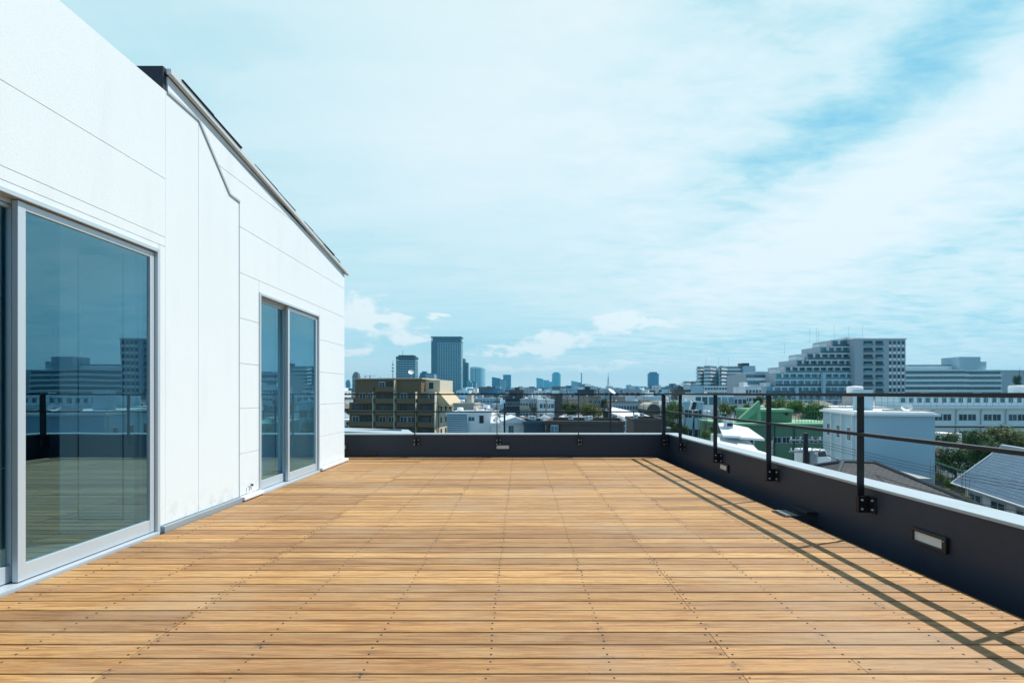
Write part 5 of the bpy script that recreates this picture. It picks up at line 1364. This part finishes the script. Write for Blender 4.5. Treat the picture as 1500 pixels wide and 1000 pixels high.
# ---------- the sea of houses -------------------------------------------------------
WALLC = [('white', 'white_plaster'), ('bright white', 'white_bright'), ('grey', 'grey_plaster'), ('beige', 'beige_plaster'), ('dark grey', 'dark_plaster'), ('pale blue', 'pale_blue_wall'), ('brown', 'brown_wall')]
ROOFC = [('blue grey', 'tile_grey'), ('brown', 'tile_brown'), ('pale grey', 'tile_pale'), ('slate', 'tile_slate')]
PROTO = {}
def proto(kind, wi, ri, nf):
    """wall and roof meshes for a house of about 9 x 8 m, its foot at the origin"""
    key = (kind, wi, ri, nf)
    if key in PROTO: return PROTO[key]
    h = 2.8 * nf + .4; w, d = 3.7, 3.5; Wm = MB(); Rm = MB(); rt = 'concrete'
    rn = random.Random(hash(key) % 1000 if False else wi * 7 + ri * 3 + nf)
    if kind == 'flat':
        Wm.box(-w, w, -d, d, 0, h); rt = WALLC[wi][1]
        for q in ((-w - .1, w + .1, -d - .1, -d + .12), (-w - .1, w + .1, d - .12, d + .1), (-w - .1, -w + .12, -d + .121, d - .121), (w - .12, w + .1, -d + .121, d - .121)): Rm.box(q[0], q[1], q[2], q[3], h - .2, h + .5)
        Rm.box(-w * .3, w * .3, -d * .1, d * .7, h, h + 1.9)
    elif kind == 'gable':
        Wm.box(-w, w, -d, d, 0, h); Wm.prism([(-d, h), (d, h), (0, h + 1.9)], -w, w, axis='X'); rt = ROOFC[ri][1]
        for sgn in (-1, 1):
            q = [(-w - .5, sgn * (d + .6), h - .25), (w + .5, sgn * (d + .6), h - .25), (w + .5, 0, h + 2.05), (-w - .5, 0, h + 2.05)]
            if sgn > 0: q = [q[1], q[0], q[3], q[2]]
            Rm.quad(*q, 0, [(0, 0), (10, 0), (10, 4.9), (0, 4.9)]); Rm.quad(*[(p[0], p[1], p[2] - .14) for p in q[::-1]], 0, [(0, 0), (10, 0), (10, 4.9), (0, 4.9)])
        Rm.tube((-w - .5, 0, h + 2.08), (w + .5, 0, h + 2.08), .12, None, 6)
    else:
        Wm.box(-w, w, -d, d, 0, h); rt = ROOFC[ri][1]; a, b_ = w + .6, d + .6; P_, Q_ = (-1.6, 0, h + 1.9), (1.6, 0, h + 1.9); A, B, C, D = (-a, -b_, h - .1), (a, -b_, h - .1), (a, b_, h - .1), (-a, b_, h - .1)
        for ps in ([A, B, Q_, P_], [B, C, Q_], [C, D, P_, Q_], [D, A, P_]):
            o_ = Vector(ps[0]); u = (Vector(ps[1]) - o_).normalized(); nn = u.cross(Vector(ps[-1]) - o_).normalized(); v = nn.cross(u)
            Rm.poly(ps, 0, [((Vector(p) - o_).dot(u), (Vector(p) - o_).dot(v)) for p in ps])
        Rm.box(-a, a, -b_, b_, h - .25, h - .103)
    both = MB(); both.v = list(Wm.v); both.f = list(Wm.f); both.mi = [0] * len(Wm.f); n0 = len(both.v)
    for k, f_ in enumerate(Rm.f):
        if k in Rm.uv: both.uv[len(both.f)] = Rm.uv[k]
        both.f.append(tuple(q + n0 for q in f_)); both.mi.append(1)
    both.v += Rm.v
    for q in range(nf):
        for x in (-2.4, -.2, 2.2): both.box(x - .7, x + .7, -d - .05, -d - .001, 2.8 * q + .9, 2.8 * q + 2.2, 2)
        for y_ in (-1.8, 1.8):
            for sx in (-1, 1): both.box(sx * (w + .001), sx * (w + .05), y_ - .6, y_ + .6, 2.8 * q + .9, 2.8 * q + 2.2, 2)
    PROTO[key] = (Wm.mesh('wall', WALLC[wi][1]), Rm.mesh('roof', rt), both.mesh('house', [WALLC[wi][1], rt, 'window_glass']), h)
    return PROTO[key]
placed = []; used = {}
rn = random.Random(99)
def landmark(px, Y):
    table = [(532, 'below the tall brown tower'), (580, 'behind the tan apartments'), (625, 'below the pale office tower'), (660, 'below the tallest tower'), (690, 'right of the tallest tower'),
             (715, 'below the rounded tower'), (735, 'below the slanted blue tower'), (760, 'below the blue pair'), (785, 'left of the hazy trio'), (806, 'below the hazy trio'), (825, 'right of the hazy trio'),
             (845, 'left of the chimney'), (865, 'below the thin chimney'), (888, 'left of the lattice mast'), (905, 'below the white pole dish'), (930, 'right of the white pole dish'), (950, 'left of the lone dark tower'), (975, 'below the lone dark tower'),
             (1000, 'right of the railing corner'), (1035, 'beside the floodlight'), (1060, 'below the zigzag flats'), (1100, 'left of the green gable'), (1160, 'behind the green building'), (1220, 'behind the big dark tree'), (1300, 'behind the white block'), (1400, 'under the hospital'), (9999, 'near the right edge')]
    for lim, ph in table:
        if px < lim: return ph
def row_phrase(Y):
    for lim, ph in ((80, 'nearest row'), (100, 'second row'), (125, 'third row'), (155, 'fourth row'), (190, 'fifth row'), (235, 'far back'), (300, 'distant row'), (9999, 'last row')):
        if Y < lim: return ph
names = {'flat': ('flat_roofed_house', 'flat roofed'), 'gable': ('gabled_house', 'gable roofed'), 'hip': ('hipped_house', 'hip roofed')}
Yh = 62.0
cand = []
while Yh < 420:
    step = 8.6 + Yh * .010
    x = pX(496, Yh) - rn.random() * step
    while x < pX(1505, Yh):
        cand.append((x + rn.uniform(-1.2, 1.2), Yh + rn.uniform(-1.5, 1.5))); x += step
    Yh += step * .95
n_house = 0
OVER = []
for X, Yh in cand:
    if 16.5 < X - Yh * .005 < 24.5 and Yh < 380 and rn.random() < .7: continue
    px = VX + X * F / Yh; half = 4.6 * F / Yh
    r_ = rn.random()
    kind = 'flat' if r_ < .42 else ('gable' if r_ < .75 else 'hip')
    nf = rn.choice((2, 2, 2, 3)) if Yh < 110 else rn.choice((2, 2, 2, 2, 3, 3))
    if Yh > 180 and kind == 'flat' and rn.random() < .22: nf = rn.choice((4, 5))
    wi = rn.choice((0, 0, 1, 1, 2, 2, 3, 4, 5, 6)); ri = rn.randrange(4)
    ok = False
    while nf >= 2:
        top = GZ + 2.8 * nf + (.9 if kind == 'flat' else 2.5); py = VY - (top - EYE) * F / Yh
        bad = any(a - half < px < b_ + half and ((Yh < Y_ + 12 and py < yb + .5) or abs(Yh - Y_) < 9) for a, b_, yb, Y_ in MARKS)
        if bad: nf -= 1
        else: ok = True; break
    if not ok or nf < 2: continue
    if py > 619 and px < 985 and not (736 < px < 770): continue
    if px > 985 and Yh < 100 and py > 600 + (px - 985) * .2 + 40: continue
    n_house += 1
    wm, rm, jm, h = proto(kind, wi, ri, nf)
    nm_, ph = names[kind]
    if kind == 'flat': lab = '%s %s storey flat roofed house' % (WALLC[wi][0], ('two', 'three', 'four', 'five')[nf - 2])
    else: lab = '%s %s house, %s tiles' % (WALLC[wi][0], ph, ROOFC[ri][0])
    lab = '%s %s, %s' % (lab, row_phrase(Yh), landmark(px, Yh))
    if lab in used:
        lab2 = lab + (', lower' if used[lab] < py else ', higher'); lab = lab2 if lab2 not in used else lab
    used[lab] = py
    near_ = Yh < 130
    rz = rn.choice((R(-8), R(5), R(-8) + R(90) * (kind != 'flat'), R(14), R(-20)))
    if n_house > 295:
        mm_ = Matrix.Translation((X, Yh, GZ)) @ Matrix.Rotation(rz, 4, 'Z'); OVER.append((jm, mm_)); continue
    if near_:
        t_ = thing(nm_, lab, 'house', (X, Yh, GZ), rz, 'houses of the city')
        link('wall', wm, t_); rf_ = link('roof', rm, t_)
        for q in range(nf):
            if GZ + 2.8 * q + 2.2 < EYE - (640 - VY) * Yh / F and px < 980: continue
            for x_ in (-2.4, -.1, 2.2): win(t_, 'w', x_ + rn.uniform(-.2, .2), -3.5, 2.8 * q + .9, rn.choice((1.0, 1.5, 1.7)), rn.choice((1.1, 1.3, 1.8)))
            for y_ in (-1.8, 1.8):
                win(t_, 'w', 3.7, y_, 2.8 * q + .9, 1.2, 1.2, 'r'); win(t_, 'w', -3.7, y_, 2.8 * q + .9, 1.2, 1.2, 'l')
        if kind == 'flat':
            if rn.random() < .6: ac_unit(t_, -3.4, -2.5, h, 1.1)
            if rn.random() < .35: tank(t_, 2.8, -1.2, h, .7, 1.3)
        if rn.random() < .4: antenna(t_, rn.uniform(-2, 2), 0, h + (0 if kind == 'flat' else 1.8), rn.uniform(1.8, 3.0), .03)
    else:
        o = link(nm_, jm, None, (X, Yh, GZ), rz); tag(o, lab, 'house', 'houses of the city')
    placed.append((X, Yh))

if OVER:
    import bmesh
    bm = bmesh.new(); ml = []; uvn = None
    M = MB(); mats_ = []
    for jm, mm_ in OVER:
        idx = []
        for mt in jm.materials:
            if mt.name not in mats_: mats_.append(mt.name)
            idx.append(mats_.index(mt.name))
        n0 = len(M.v); M.v += [tuple(mm_ @ v.co) for v in jm.vertices]
        for p in jm.polygons: M.f.append(tuple(q + n0 for q in p.vertices)); M.mi.append(idx[p.material_index])
    bm.free()
    o = M.build('far_houses', mats_); struct(o, 'dense mass of small houses farther out than the countable ones', 'stuff')
# beyond about 400 m the city reads as one mass
rn = random.Random(4)
M = MB(); Y_ = 400.0
while Y_ < 5200:
    step = 11 + Y_ * .019
    x = -.62 * Y_
    while x < 1.12 * Y_:
        w_ = step * rn.uniform(.35, .5); h_ = rn.uniform(6, 13)
        if rn.random() < .26: h_ = rn.uniform(13, 23)
        if Y_ > 1500 and rn.random() < .25: h_ = rn.uniform(20, 48) * (Y_ / 3000) ** .5
        px = VX + x * F / Y_
        top = 576 - (GZ + h_ - EYE) * F / Y_
        if top < 566: h_ *= .5
        if not (Y_ < 1150 and 628 < px < 680 and h_ > 12) :
            xx = x + rn.uniform(-.2, .2) * step; yy = Y_ + rn.uniform(-.2, .2) * step
            mi = rn.randrange(6); M.box(xx - w_, xx + w_, yy - w_, yy + w_, GZ, GZ + h_, mi)
            if rn.random() < .5: M.box(xx - w_ * .4, xx + w_ * .3, yy - w_ * .4, yy + w_ * .3, GZ + h_, GZ + h_ + rn.uniform(1.5, 4), rn.randrange(6))
        x += step
    Y_ += step * 1.1
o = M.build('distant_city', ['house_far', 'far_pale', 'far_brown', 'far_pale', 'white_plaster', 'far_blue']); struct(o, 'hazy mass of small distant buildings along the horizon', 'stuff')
# belt of trees threaded through the far houses
rn = random.Random(8); M = MB()
for k in range(130):
    Y_ = rn.uniform(380, 1500); X_ = rn.uniform(-.4, 1.0) * Y_; R_ = rn.uniform(5, 9) * (1 + Y_ / 1500)
    for q in range(90):
        v = Vector((rn.gauss(0, 1), rn.gauss(0, 1), rn.gauss(0, .6))).normalized() * R_ * rn.random() ** .4; p = Vector((X_ + v.x * 1.6, Y_ + v.y, GZ + 6 + v.z)); s_ = R_ * .16
        u = Vector((rn.gauss(0, 1), rn.gauss(0, 1), rn.gauss(0, 1))).normalized(); w = u.orthogonal().normalized(); M.quad(p - u * s_, p - w * s_, p + u * s_, p + w * s_)
o = M.build('distant_trees', 'leaf_dark'); struct(o, 'dark tree masses between the distant buildings', 'stuff')

# ---------- haze ------------------------------------------------------------------
mb = MB(); mb.box(-6500, 6500, -900, 5600, GZ - 1, 220)
m = bpy.data.materials.new('haze'); m.use_nodes = True; nt = m.node_tree; nt.nodes.clear()
pv = nt.nodes.new('ShaderNodeVolumePrincipled'); pv.inputs['Color'].default_value = (.16, .66, .95, 1); pv.inputs['Density'].default_value = 0.00015; pv.inputs['Anisotropy'].default_value = .2
out = nt.nodes.new('ShaderNodeOutputMaterial'); nt.links.new(pv.outputs[0], out.inputs['Volume'])
MATS['haze'] = m
o = mb.build('haze', 'haze'); o['kind'] = 'stuff'
